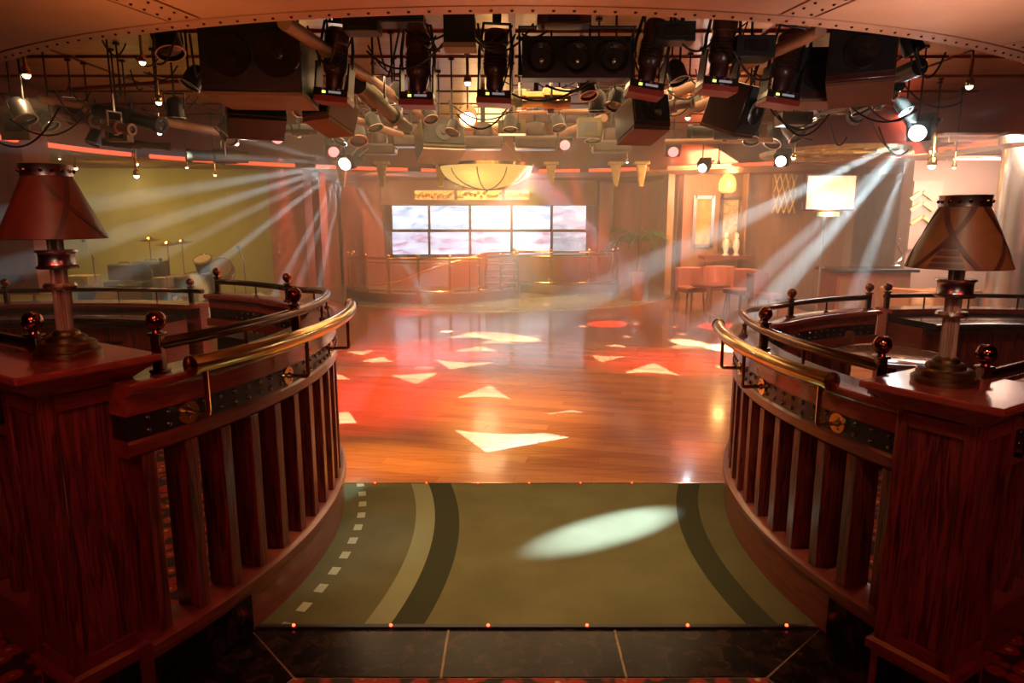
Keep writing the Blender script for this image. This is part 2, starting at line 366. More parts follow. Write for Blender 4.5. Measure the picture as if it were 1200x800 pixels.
# black marble threshold with gold joints
ms = MB().prism([(-1.75, 1.45), (1.75, 1.45), (1.75, 2.56), (-1.75, 2.56)], -0.011, -0.004).build('floor_marble', grout, smooth=False); struct(ms)
def tile(par, poly, z0, z1, mat, g=0.004, name='tile'):
    c = Vector((sum(p[0] for p in poly) / len(poly), sum(p[1] for p in poly) / len(poly)))
    q = []
    for p in poly:
        d = Vector(p[:2]) - c; q.append(tuple(c + d * (1 - g * 1.4 / max(d.length, 0.02))))
    return MB().prism(q, z0, z1).build(name, mat, par, smooth=False)
rc = MB().prism([(-0.822, 2.245), (0.962, 2.245), (1.115, 1.9), (1.245, 1.46), (-1.165, 1.46), (-1.015, 1.9)], -0.008, -0.001).build('floor_runner', redcarpet, smooth=False); struct(rc)
Yf, Yb = 2.25, 2.558
tl = [(-0.825, -1.11), (-0.269, -0.269), (0.433, 0.433), (0.965, 1.31)]
for a, b in zip(tl, tl[1:]): tile(ms, [(a[0], Yf), (b[0], Yf), (b[1], Yb), (a[1], Yb)], -0.004, 0.0, blackmarble)
tile(ms, [(-1.11, Yb), (-0.825, Yf), (-1.02, 1.90), (-1.36, 2.07)], -0.004, 0, blackmarble)
tile(ms, [(-1.36, 2.07), (-1.02, 1.90), (-1.17, 1.50), (-1.65, 1.6)], -0.004, 0, blackmarble)
tile(ms, [(1.31, Yb), (0.965, Yf), (1.12, 1.90), (1.50, 2.07)], -0.004, 0, blackmarble)
tile(ms, [(1.50, 2.07), (1.12, 1.90), (1.25, 1.50), (1.7, 1.6)], -0.004, 0, blackmarble)
# a low dark metal strip between marble and carpet with red marker lamps let into it
tr = MB().box((0.05, 2.562, 0.002), (2.4, 0.022, 0.016)).build('trim_1', black, smooth=False); struct(tr)
for i, px in enumerate((344, 458, 572, 688, 806, 922)):
    q = onz(px, 736); MB().sphere((q.x, 2.560, 0.012), 0.007, 8, 6).build('marker_lamp', ledred, tr)
tr2 = MB().box((0.1, 4.13, 0.002), (2.7, 0.016, 0.010)).build('trim_2', brass, smooth=False); struct(tr2)
for px in (440, 500, 560, 620, 680, 740, 800): MB().sphere((onz(px, 566).x, 4.125, 0.009), 0.005, 8, 5).build('marker_lamp', ledred, tr2)
# pale green marble apron around the far balcony
ap = MB().lathe([(0.01, -0.011), (4.32, -0.011), (4.32, 0.004), (0.01, 0.004)], (-0.35, 16.75, 0), 48).build('floor_apron', grout, smooth=False); struct(ap)
for k in range(22):
    a0, a1 = R(170 + k * 9.1), R(170 + (k + 1) * 9.1)
    for r0, r1 in ((3.45, 4.32), (2.3, 3.45)):
        qs = [(-0.35 + r * math.cos(a), 16.75 + r * math.sin(a)) for r, a in ((r0, a0), (r1, a0), (r1, (a0 + a1) / 2), (r1, a1), (r0, a1))]
        tile(ap, qs, 0.004, 0.014, greenmarble, 0.004)

# ------------------------------------------------------------------ walls
def wallbox(name, x0, x1, y0, y1, z0, z1, m): return struct(MB().box(((x0 + x1) / 2, (y0 + y1) / 2, (z0 + z1) / 2), (x1 - x0, y1 - y0, z1 - z0)).build(name, m, smooth=False))
wb = wallbox('wall_back', -5.2, 4.3, 17.6, 17.8, -0.2, 3.6, wall_m)
wallbox('wall_stage', -12, -4.55, 12.9, 13.1, -0.2, 3.6, wall_olive)
wallbox('wall_stage_return', -4.75, -4.55, 13.1, 17.7, -0.2, 3.6, wall_red)
wallbox('wall_left', -12.2, -12, -3, 13.1, -0.2, 3.6, wall_olive)
wallbox('wall_lounge', 3.7, 12, 14.6, 14.8, -0.2, 3.6, wall_m)
wallbox('wall_lounge_return', 3.6, 3.8, 14.8, 17.7, -0.2, 3.6, wall_m)
wallbox('wall_right', 12, 12.2, -3, 14.8, -0.2, 3.6, wall_pink)
wallbox('wall_front', -12, 12, -3.2, -3, -0.2, 3.6, wall_dark)

# ------------------------------------------------------------------ ceiling: raised dome over the dance floor, panelled soffit round it
RCX, RCY = 0.0, 8.7
def rim(a):                                    # a: degrees from the entrance side
    a = abs((a + 180) % 360 - 180)
    return 5.39 + 0.8 * sst(40, 85, a) * (1 - sst(95, 150, a)) - 0.1 * sst(120, 170, a)
def rp(a, r): return RCX + r * math.sin(R(a)), RCY - r * math.cos(R(a))
A = [i * 3.0 for i in range(120)]
m = MB(); n = len(A); vs = []
for a in A:
    x, y = rp(a, rim(a) + 0.02); s, c = math.sin(R(a)), -math.cos(R(a)); L = []
    if abs(s) > 1e-6: L.append(((11.95 if s > 0 else -11.95) - RCX) / s)
    if abs(c) > 1e-6: L.append(((17.58 if c > 0 else -2.98) - RCY) / c)
    t = min(L); X, Y = RCX + s * t, RCY + c * t
    vs += [(x, y, 2.662), (X, Y, 2.662), (X, Y, 2.74), (x, y, 2.74)]
m.add(vs, [(4 * i + j, 4 * ((i + 1) % n) + j, 4 * ((i + 1) % n) + (j + 1) % 4, 4 * i + (j + 1) % 4) for i in range(n) for j in range(4)])
ce = m.build('ceiling', soffit_red, smooth=False); struct(ce)
m = MB()                                       # outer ceiling beyond the panelled ring
def ringpoly(par, a0, a1, r0, r1, z0, z1, mat, name, step=1.5):
    k = max(2, int(abs(a1 - a0) / step) + 1); S = lin(a0, a1, k)
    v = []
    for a in S:
        p, q = rp(a, rim(a) + r0), rp(a, rim(a) + r1)
        v += [(*p, z0), (*q, z0), (*q, z1), (*p, z1)]
    f = [(4 * i + j, 4 * (i + 1) + j, 4 * (i + 1) + (j + 1) % 4, 4 * i + (j + 1) % 4) for i in range(k - 1) for j in range(4)]
    f += [(3, 2, 1, 0), tuple(4 * (k - 1) + j for j in range(4))]
    return MB().add(v, f).build(name, mat, par, smooth=False)
edges = [-180, -150, -120, -90, -70, -51, -34, -16.5, 14, 30, 46, 70, 90, 120, 150, 180]
rv = MB()
for a0, a1 in zip(edges, edges[1:]):
    ringpoly(ce, a0 + 0.02, a1 - 0.02, 0.0, 0.108, 2.642, 2.662, soffit_m, 'border_strip')
    ringpoly(ce, a0 + 1.05, a1 - 1.05, 0.128, 1.5, 2.642, 2.662, soffit_m, 'panel')
    if abs(a0) < 100: ringpoly(ce, a0 - 0.85, a0 + 0.85, 0.128, 1.5, 2.642, 2.662, soffit_m, 'joint_strip')
    if abs(a0) < 60:
        for k in range(18):
            for s in (-0.5, 0.5):
                rv.sphere((*rp(a0 + s * (1 - 0.02 * k), rim(a0) + 0.17 + k * 0.075), 2.641), 0.008, 6, 4)
for k in range(-66, 67):
    a = k * 1.0; rv.sphere((*rp(a, rim(a) + 0.055), 2.641), 0.0085, 6, 4)
rv.build('rivets', rivet_m, ce, kind='stuff')
wallm = MB()                                   # the upright inner face of the ring
vs = []
for a in A:
    r = rim(a) + 0.02; p, q = rp(a, r), rp(a, r + 0.06)
    vs += [(*p, 2.662), (*q, 2.662), (*q, 3.4), (*p, 3.4)]
wallm.add(vs, [(4 * i + j, 4 * ((i + 1) % n) + j, 4 * ((i + 1) % n) + (j + 1) % 4, 4 * i + (j + 1) % 4) for i in range(n) for j in range(4)])
struct(wallm.build('ceiling_ring', mottle('ring_red', (0.10, 0.016, 0.010), (0.15, 0.026, 0.016), 0.35, 0.3, 3)))
top = MB().box((0, 8.7, 3.44), (14.5, 13, 0.08)).build('ceiling_dome', redstrip, smooth=False); struct(top)
for i in range(13):
    for j in range(6):
        x0 = -6.9 + j * 2.3; y0 = 2.6 + i * 0.95
        MB().box((x0 + 1.15, y0 + 0.44, 3.385), (2.24, 0.80, 0.03)).build('panel', goldmetal, top, smooth=False)
# red cove lamps along the inner edge and a silver lip under them
def rimtube(a0, a1, dr, z, r, mat, nm, lab, cat, grp):
    S = lin(a0, a1, max(4, int(abs(a1 - a0) / 2)))
    o = MB().tube([(*rp(a, rim(a) + dr), z) for a in S], r, 8).build(nm, mat); tag(o, lab, cat, grp); return o
coves = [(62, 100, 'long red cove lamp curving over the right lounge'), (104, 118, 'red cove lamp above the lit picture alcove'), (124, 146, 'red cove lamp to the right of the palm'),
         (150, 163, 'red cove lamp just right of the glowing bowl lamp'), (165, 174, 'red cove lamp piece touching the right edge of the bowl lamp'),
         (176, 187, 'red cove lamp behind the glowing bowl lamp'), (189, 200, 'red cove lamp left of the glowing bowl lamp'), (203, 222, 'red cove lamp over the red corner pilaster'),
         (226, 250, 'red cove lamp over the drum kit'), (253, 290, 'long red cove lamp above the amplifiers at far left')]
for a0, a1, lb in coves: rimtube(a0, a1, -0.02, 2.685, 0.032, neon, 'cove_lamp', lb, 'light', 'red cove lamps round the dome edge')
struct(MB().sweep(lambda a, o: rp(a, rim(a) + o), lin(50, 100, 26), [(-0.05, 2.60), (0.10, 2.60), (0.10, 2.645), (-0.05, 2.645)]).build('trim_3', silver))

# ------------------------------------------------------------------ the two booth balustrades
def balustrade(name, label, path, S, sg, dz, posts, spind, bal, grab, ros, marble_to, cat='balustrade', endball=True, zf=None, tsteps=60):
    s0, s1 = S; SS = lin(s0, s1, tsteps)
    p0 = path(s0, 0)
    root = thing(name, label, cat, (p0[0], p0[1], 0))
    zf = zf or (lambda a: 0.0)
    bt = 0.795 + dz
    ct = 1.06 + dz                              # top of the cap
    def rect(o0, o1, z0, z1): return [(o0, z0), (o1, z0), (o1, z1), (o0, z1)]
    MB().sweep(path, SS, [(-0.09, 0.0), (0.045, 0.0), (0.05, 0.19), (0.062, 0.20), (0.062, 0.228), (0.045, 0.24), (-0.09, 0.24)]).build('plinth', wood_pl, root)
    MB().sweep(path, SS, [(-0.088, bt), (0.03, bt), (0.042, bt + 0.012), (0.042, bt + 0.05), (0.03, bt + 0.062), (-0.088, bt + 0.062)], zf).build('lower_rail', wood_h, root)
    lt = MB().sweep(path, SS, rect(-0.045, 0.034, bt + 0.062, bt + 0.148), zf).build('leather_band', leather, root)
    MB().sweep(path, SS, [(-0.052, bt + 0.148), (0.044, bt + 0.148), (0.044, bt + 0.215), (0.075, bt + 0.228), (0.085, bt + 0.24), (0.085, ct - 0.006), (0.078, ct),
                          (-0.10, ct), (-0.108, ct - 0.006), (-0.108, bt + 0.235), (-0.052, bt + 0.215)], zf).build('cap_rail', wood_top, root)
    L = math.hypot(path(s0 + (s1 - s0) * 0.01, 0)[0] - p0[0], path(s0 + (s1 - s0) * 0.01, 0)[1] - p0[1]) * 100
    st = MB(); k = int(L / 0.075)
    for q in lin(s0, s1, k)[1:-1]:
        for z in (bt + 0.083, bt + 0.127):
            for off in (0.034, -0.045):
                x, y = path(q, off); st.sphere((x, y, z + zf(q)), 0.0105, 8, 5)
    st.build('studs', stud_m, lt, kind='stuff')
    for q in bal:
        a, b = path(q, -0.085), path(q, 0.034); d = Vector((b[0] - a[0], b[1] - a[1], 0)); l = d.length; d.normalize()
        M = Matrix((( d.x, -d.y, 0), (d.y, d.x, 0), (0, 0, 1)))
        c = path(q, -0.0255); MB().box((c[0], c[1], (0.24 + bt + zf(q)) / 2), (l, 0.052, bt + zf(q) - 0.24), M).build('baluster', wood_v, root, smooth=False, bev=0.004)
    if marble_to is not None:
        T = lin(s0, marble_to, 4)
        for a, b in zip(T, T[1:]):
            gp = (b - a) * 0.02; U = lin(a + gp, b - gp, 6)
            MB().sweep(path, U, rect(0.046, 0.056, 0.006, 0.17)).build('tile', blackmarble, root, smooth=False)
    gr = MB()
    zr = ct + 0.10
    def rail_pts(a, b, off, z, k=40): return [(*path(q, off), z + zf(q)) for q in lin(a, b, k)]
    if posts:
        gr.tube(rail_pts(posts[0], posts[-1], 0.0, zr), 0.023, 12)
        gl = gr.build('gallery_rail', bronze if dz == 0 else darkbronze, root)
        for q in posts:
            x, y = path(q, 0); z = ct + zf(q)
            po = MB().box((x, y, z + 0.067), (0.036, 0.036, 0.134)).box((x, y, z + 0.136), (0.05, 0.05, 0.010)).box((x, y, z + 0.006), (0.055, 0.055, 0.012)).build('rail_post', darkbronze, gl, bev=0.004)
            MB().lathe([(0.0, 0), (0.016, 0), (0.013, 0.008), (0.02, 0.012), (0.0325, 0.03), (0.034, 0.042), (0.030, 0.060), (0.018, 0.073), (0.0, 0.077)], (x, y, z + 0.141), 16).build('ball_finial', copperball, gl)
        for q in spind:
            x, y = path(q, 0); z = ct + zf(q)
            MB().cyl((x, y, z), (x, y, zr + zf(q) - 0.01), 0.007, n=8).cyl((x, y, z), (x, y, z + 0.012), 0.016, n=10).build('spindle', bronze, gl)
    if grab:
        zg = ct + 0.03
        gb = MB().tube(rail_pts(grab[0], grab[1], 0.135, zg, 36), 0.033, 14).build('grab_rail', brass, root)
        for q, e in ((grab[0], -1), (grab[1], 1)):
            p = Vector((*path(q, 0.135), zg + zf(q))); t = (p - Vector((*path(q - e * 0.5 if abs(s1 - s0) > 5 else q - e * 0.02, 0.135), zg + zf(q)))).normalized()
            MB().cyl(p, p + t * 0.016, 0.038, n=14).cyl(p + t * 0.016, p + t * 0.026, 0.035, 0.012, n=14).build('end_cap', brass, gb)
        for q in ros:
            z = bt + 0.105 + zf(q); a = Vector((*path(q, 0.034), z)); b = Vector((*path(q, 0.135), z)); d = (b - a).normalized()
            MB().cyl(a, a + d * 0.008, 0.045, 0.041, n=20).cyl(a + d * 0.008, a + d * 0.02, 0.016, 0.010, n=14).build('rosette', brass, gb)
            MB().tube([a + d * 0.005, b - d * 0.012, b - d * 0.003 + Vector((0, 0, 0.004)), b + Vector((0, 0, 0.016)), b + Vector((0, 0, zg + zf(q) - z - 0.015))], 0.0095, 8).build('bracket', brass, gb)
    return root
zfall = lambda a: -0.085 * sst(12, 48, a)
LP, RP = arc_path(LC, 1, 0.12), arc_path(RC, -1, 0.0)
balustrade('balustrade', 'curved mahogany balustrade of the left booth with thick brass grab rail', LP, (-29.3, 70.5), 1, 0.115, [-25.3, -4.8, 46.5, 69], [-15, 6, 20, 33, 58],
           [-27.6 + 4.0 * i for i in range(24)], (-24.6, 15), (-23.6, -9.3, 6), -18.5, zf=zfall)
balustrade('balustrade', 'curved mahogany balustrade of the right booth with thick brass grab rail', RP, (-28.5, 74.5), -1, 0.0, [-18.6, 2, 50.5, 73.2], [-8, 12, 26, 38, 62],
           [-25.2 + 4.0 * i for i in range(24)], (-16.2, 17), (-15.2, -0.9, 9), -16.5, zf=zfall)
# short straight balustrades outside the two newel posts
d1L, d2L = Vector((0.53, 0.85)), Vector((-0.85, 0.53))
d1R, d2R = Vector((-0.53, 0.85)), Vector((0.85, 0.53))
FL, FR = Vector((-1.46, 1.99)), Vector((1.463, 1.999))
pL = FL + d2L * 0.25 + d1L * 0.13; pR = FR + d2R * 0.25 + d1R * 0.13
balustrade('side_balustrade', 'straight balustrade running outward beside the left newel post', line_path(pL, d2L, (-0.53, -0.85)), (0.0, 1.6), 1, 0.115, [0.05, 1.55], [0.8],
           [0.09 + 0.17 * i for i in range(9)], (0.12, 1.5), (0.13, 0.9), None, tsteps=3)
balustrade('side_balustrade', 'straight balustrade running outward beside the right newel post', line_path(pR, d2R, (0.53, -0.85)), (0.0, 1.6), -1, 0.0, [0.05, 1.55], [0.8],
           [0.09 + 0.17 * i for i in range(9)], (0.06, 1.5), (0.10, 0.9), None, tsteps=3)

# newel posts
def newel(F, d1, d2, zb, zt, label):
    W = 0.25
    root = thing('newel_post', label, 'post', (F.x, F.y, 0))
    def sq(e0, e1=None):                        # square grown by e0
        c = F + d1 * W / 2 + d2 * W / 2; h = W / 2 + e0
        return [c - d1 * h - d2 * h, c + d1 * h - d2 * h, c + d1 * h + d2 * h, c - d1 * h + d2 * h]
    def fr(e0, z0, e1, z1): return ([(*p, z0) for p in sq(e0)], [(*p, z1) for p in sq(e1)])
    MB().frustum(*fr(-0.006, zb, -0.006, zt)).build('column', wood_v, root, smooth=False)
    cap = MB().frustum(*fr(0.012, zt - 0.005, 0.085, zt + 0.062)).frustum(*fr(0.095, zt + 0.062, 0.095, zt + 0.088))
    cap.build('cap', wood_top, root, smooth=False, bev=0.006)
    MB().frustum(*fr(0.022, zb - 0.02, 0.022, zb + 0.015)).frustum(*fr(0.022, zb + 0.015, 0.004, zb + 0.028)).build('base_moulding', wood_h, root, smooth=False, bev=0.003)
    MB().frustum(*fr(0.004, 0.0, 0.004, zb - 0.02)).build('plinth', wood_pl, root, smooth=False)
    c0 = sq(0)
    for k, (nrm, tng) in enumerate(((-d2, d1), (-d1, d2))):     # the two faces towards the hall: frame strips and a tile below
        o = (F if True else None)
        M = Matrix(((tng.x, nrm.x, 0), (tng.y, nrm.y, 0), (0, 0, 1)))
        # faces: k=0 lies along d1 at the d2=0 side, k=1 along d2 at the d1=0 side
        def pt(t, z, out): q = F + tng * t + nrm * out; return (q.x, q.y, z)
        for t in (0.019, W - 0.019): MB().box(pt(t, (zb + zt) / 2 + 0.01, 0.0), (0.038, 0.016, zt - zb - 0.03), M).build('stile', wood_v, root, smooth=False, bev=0.003)
        for z in (zb + 0.05, zt - 0.035): MB().box(pt(W / 2, z, 0.0), (W - 0.076, 0.015, 0.05), M).build('rail', wood_h, root, smooth=False, bev=0.003)
        MB().box(pt(W / 2, zb / 2 - 0.01, 0.004), (W - 0.05, 0.012, zb - 0.06), M).build('tile', blackmarble, root, smooth=False)
    return root
newel(FL, d1L, d2L, 0.175, 1.165, 'square mahogany newel post of the left booth carrying a lamp on its cap')
newel(FR, d1R, d2R, 0.175, 1.070, 'square mahogany newel post of the right booth carrying a lamp on its cap')
# ball posts standing behind the caps, where the gallery rails of the side balustrades begin, come with those balustrades

# lamps
def table_lamp(loc, label, sm, turn, tri, h=1.0):
    root = thing('table_lamp', label, 'lamp', loc); x, y, z = loc
    L = Vector(loc)
    MB().lathe([(0.112, 0), (0.116, 0.006), (0.116, 0.018), (0.108, 0.024), (0.098, 0.026), (0.100, 0.032), (0.100, 0.044), (0.092, 0.05), (0.070, 0.053), (0.069, 0.064), (0.062, 0.07), (0.048, 0.073), (0.046, 0.082), (0.034, 0.09), (0.0, 0.09)], L, 40, None, 0.87, 0.87).build('base', lampbase, root)
    pr = MB(); nn = 40; prof = [(0.026, 0.085), (0.0235, 0.40)]; vs = []
    for r, zz in prof:
        for i in range(nn):
            a = 2 * math.pi * i / nn; q = r * (1.0 if i % 2 else 0.88); vs.append(L + Vector((q * math.cos(a), q * math.sin(a), zz)))
    pr.add(vs, [(i, (i + 1) % nn, nn + (i + 1) % nn, nn + i) for i in range(nn)]).build('column', ribbed, root, smooth=False)
    MB().lathe([(0.022, 0.222), (0.044, 0.226), (0.050, 0.234), (0.044, 0.244), (0.022, 0.246)], L, 28).build('ring', steel, root)
    MB().lathe([(0.024, 0.292), (0.066, 0.292), (0.068, 0.298), (0.060, 0.303), (0.058, 0.306), (0.058, 0.338), (0.060, 0.342), (0.068, 0.346), (0.066, 0.352), (0.024, 0.352)], L, 32, None, 0.9, 0.9).build('collar', steel, root)
    zb, zt, rb, rt = 0.390, 0.585, 0.154, 0.070
    sh = MB().lathe([(rt, zt), (rb, zb), (rb - 0.004, zb - 0.002), (rt - 0.004, zt)], L, 56).build('shade', sm, root)
    MB().lathe([(rt - 0.006, zt - 0.002), (rb - 0.006, zb + 0.002), (rb - 0.008, zb + 0.004), (rt - 0.008, zt - 0.002)], L, 40).build('shade_lining', shade_in, sh)
    bd = MB().lathe([(rt + 0.001, zt - 0.002), (rt + 0.004, zt), (rt + 0.004, zt + 0.032), (rt + 0.006, zt + 0.036), (rt - 0.004, zt + 0.036), (rt - 0.004, zt)], L, 40).build('shade_band', steel, root)
    for i in range(16):
        a = 2 * math.pi * i / 16; MB().sphere(L + Vector(((rt + 0.005) * math.cos(a), (rt + 0.005) * math.sin(a), zt + 0.016)), 0.006, 6, 4).build('stud', bronze, bd)
    MB().cyl(L + Vector((0, 0, 0.39)), L + Vector((0, 0, 0.57)), 0.008, n=8).cyl(L + Vector((-rt, 0, zt)), L + Vector((rt, 0, zt)), 0.003, n=6).cyl(L + Vector((0, -rt, zt)), L + Vector((0, rt, zt)), 0.003, n=6).build('harp', bronze, root)
    def on(a, t, e=0.003): r = rb + (rt - rb) * t + e; return L + Vector((r * math.cos(a), r * math.sin(a), zb + (zt - zb) * t))
    def strap(a0, t0, a1, t1, wd):
        vs = []; k = 14
        for i in range(k):
            f = i / (k - 1); a = a0 + (a1 - a0) * f; t = t0 + (t1 - t0) * f; r = rb + (rt - rb) * t
            for e in (0.0005, 0.0035):
                for s in (-1, 1): vs.append(on(a + s * wd / r, t, e))
        fs = []
        for i in range(k - 1):
            b = 4 * i; fs += [(b, b + 4, b + 5, b + 1), (b + 2, b + 3, b + 7, b + 6), (b, b + 2, b + 6, b + 4), (b + 1, b + 5, b + 7, b + 3)]
        MB().add(vs, fs).build('strap', strapm, sh)
    for k in range(4):
        a = turn + k * math.pi / 2
        if tri: strap(a - 0.66, 0.0, a + 0.60, 1.0, 0.0085); strap(a + 0.60, 0.0, a - 0.50, 1.0, 0.0085)
        elif k % 2 == 0: strap(a + 0.05, 0.0, a + 0.72, 1.0, 0.0085); strap(a + 1.20, 0.0, a - 0.25, 1.0, 0.0085)
    if tri:                                     # dark triangular emblem with bars under it, between the crossing straps
        a = turn
        def patch(t0, t1, w0, w1):
            vs = []
            for t, wd in ((t0, w0), (t1, w1)):
                r = rb + (rt - rb) * t
                for s in lin(-1, 1, 5): vs += [on(a + s * wd / r, t, 0.0005), on(a + s * wd / r, t, 0.0038)]
            fs = [(2 * i + 1, 2 * i + 3, 10 + 2 * i + 3, 10 + 2 * i + 1) for i in range(4)] + [(2 * i, 10 + 2 * i, 12 + 2 * i, 2 * i + 2) for i in range(4)]
            MB().add(vs, fs).build('emblem', strapm, sh)
        patch(0.33, 0.47, 0.020, 0.001); patch(0.22, 0.29, 0.034, 0.026); patch(0.12, 0.18, 0.044, 0.037); patch(0.03, 0.09, 0.052, 0.046)
    return root
cL = FL + (d1L + d2L) * 0.125; cR = FR + (d1R + d2R) * 0.125
table_lamp((cL.x + 0.01, cL.y + 0.03, 1.253), 'leather shaded bronze lamp on the left newel post, darker red shade', shade_m, R(-57), False)
table_lamp((cR.x - 0.035, cR.y + 0.03, 1.158), 'leather shaded bronze lamp on the right newel post, triangle emblem on shade', shade_m2, R(-136), True)

# ------------------------------------------------------------------ inside the booths
def rear_section(label, path, s0, s1, dz, posts, spind, mat_top, inner, zc):
    p0 = path(s0, 0); root = thing('rear_balustrade', label, 'balustrade', (p0[0], p0[1], 0)); SS = lin(s0, s1, 30)
    ct = zc
    MB().sweep(path, SS, [(-0.05, 0.0), (0.05, 0.0), (0.05, ct - 0.03), (-0.05, ct - 0.03)]).build('panelling', wood_pl, root)
    MB().sweep(path, SS, [(-inner, ct - 0.035), (0.085, ct - 0.035), (0.085, ct), (-inner, ct)]).build('cap_rail', mat_top, root)
    gl = MB().tube([(*path(q, 0), ct + 0.10) for q in SS], 0.019, 10).build('gallery_rail', darkbronze, root)
    for q in posts:
        x, y = path(q, 0)
        MB().box((x, y, ct + 0.067), (0.036, 0.036, 0.134)).box((x, y, ct + 0.136), (0.05, 0.05, 0.010)).build('rail_post', darkbronze, gl, bev=0.004)
        MB().sphere((x, y, ct + 0.175), 0.033, 16, 10).build('ball_finial', copperball, gl)
    for q in spind:
        x, y = path(q, 0); MB().cyl((x, y, ct), (x, y, ct + 0.09), 0.007, n=8).build('spindle', bronze, gl)
    return root
def ledge(label, path, s0, s1, z, o0, o1, npan):
    p0 = path(s0, o0); root = thing('booth_counter', label, 'counter', (p0[0], p0[1], 0)); SS = lin(s0, s1, 30)
    MB().sweep(path, SS, [(o0, z - 0.05), (o0 - 0.02, z - 0.04), (o0 - 0.025, z - 0.02), (o0 - 0.02, z - 0.005), (o0, z), (o1, z), (o1, z - 0.05)]).build('counter_top', black_gloss, root)
    MB().sweep(path, SS, [(o0 + 0.10, 0.0), (o1, 0.0), (o1, z - 0.05), (o0 + 0.10, z - 0.05)]).build('counter_body', wood_pl, root)
    T = lin(s0, s1, npan + 1)
    for a, b in zip(T, T[1:]):
        MB().sweep(path, lin(a + (b - a) * 0.03, b - (b - a) * 0.03, 5), [(o0 + 0.085, 0.08), (o0 + 0.10, 0.08), (o0 + 0.10, z - 0.09), (o0 + 0.085, z - 0.09)]).build('panel', wood_v, root)
    return root
rear_section('rear balustrade of the left booth with low bronze rail, in front of the stage', LP, 73, 118, 0, [76, 112], [84, 92, 101], wood_top, 0.16, 1.0)
rear_section('rear balustrade of the right booth with bronze rail and two ball posts', RP, 77, 125, 0, [77.6, 122], [86, 95, 104, 113], wood_top, 0.10, 0.98)
ledge('curved black topped counter along the back of the left booth', LP, 74, 118, 0.93, -0.55, -0.17, 6)
ledge('curved black topped counter along the back of the right booth', RP, 76, 125, 0.93, -0.55, -0.11, 6)
def sofa(label, path, s0, s1, lm):
    p0 = path(s0, -0.3); root = thing('banquette', label, 'sofa', (p0[0], p0[1], 0)); SS = lin(s0, s1, 24)
    MB().sweep(path, SS, [(-0.62, 0.0), (-0.12, 0.0), (-0.12, 0.36), (-0.62, 0.36)]).build('base', wood_pl, root)
    MB().sweep(path, SS, [(-0.64, 0.36), (-0.20, 0.36), (-0.20, 0.47), (-0.60, 0.48), (-0.64, 0.45)]).build('seat', lm, root)
    MB().sweep(path, SS, [(-0.24, 0.46), (-0.12, 0.46), (-0.12, 0.80), (-0.16, 0.83), (-0.22, 0.78)]).build('backrest', lm, root)
sofa('dark curved banquette inside the left balustrade', LP, 22, 64, leather)
# round table and a chair in the right booth
tp = onz(1045, 415, 0.78)
t = thing('round_table', 'round table with glossy brown top and metal rim inside the right booth', 'table', (tp.x, tp.y, 0))
MB().lathe([(0.0, 0.75), (0.35, 0.75), (0.36, 0.755), (0.36, 0.775), (0.35, 0.78), (0.0, 0.78)], (tp.x, tp.y, 0), 40).build('tabletop', mottle('table_veneer', (0.28, 0.14, 0.09), (0.36, 0.19, 0.12), 0.12, 0, 3, coat=0.6), t)
MB().lathe([(0.358, 0.75), (0.368, 0.752), (0.368, 0.778), (0.358, 0.78)], (tp.x, tp.y, 0), 40).build('rim', silver, t)
MB().lathe([(0.25, 0.0), (0.24, 0.02), (0.05, 0.06), (0.04, 0.10), (0.04, 0.68), (0.12, 0.75), (0.0, 0.75)], (tp.x, tp.y, 0), 24).build('pedestal', bronze, t)
def tub_chair(loc, rz, label, mt, group=None, s=1.0):
    root = thing('tub_chair', label, 'chair', (0, 0, 0), group)
    MB().box((0, 0, 0.42), (0.48, 0.46, 0.10)).build('seat', mt, root, bev=0.03)
    pth = lambda a, o: ((0.27 + o) * math.sin(R(a)), (0.25 + o) * math.cos(R(a)))
    MB().sweep(pth, lin(-80, 80, 14), [(-0.025, 0.40), (0.025, 0.40), (0.045, 0.80), (0.01, 0.82), (-0.01, 0.80)]).build('backrest', mt, root)
    for x in (-0.18, 0.18):
        for y in (-0.17, 0.17): MB().cyl((x, y, 0.37), (x * 1.15, y * 1.15, 0), 0.018, 0.012, n=8).build('leg', wood_h, root)
    root.location = loc; root.rotation_euler = (0, 0, rz); return root
tub_chair((tp.x - 0.15, tp.y + 0.62, 0), 0.3, 'brown leather tub chair behind the round table in the right booth', mottle('brown_leather', (0.16, 0.06, 0.025), (0.26, 0.10, 0.04), 0.4, 0, 9))
q = onz(128, 395, 0.72)
t = thing('round_table', 'small dark round table inside the left booth', 'table', (q.x, q.y, 0))
MB().lathe([(0.0, 0.70), (0.33, 0.70), (0.34, 0.71), (0.34, 0.725), (0.0, 0.73)], (q.x, q.y, 0), 36).build('tabletop', black_gloss, t)
MB().lathe([(0.22, 0.0), (0.2, 0.03), (0.04, 0.06), (0.04, 0.70), (0.0, 0.70)], (q.x, q.y, 0), 20).build('pedestal', bronze, t)
tub_chair((q.x + 0.1, q.y + 0.75, 0), 0.1, 'dark red tub chair behind the small round table in the left booth', wood_pl)

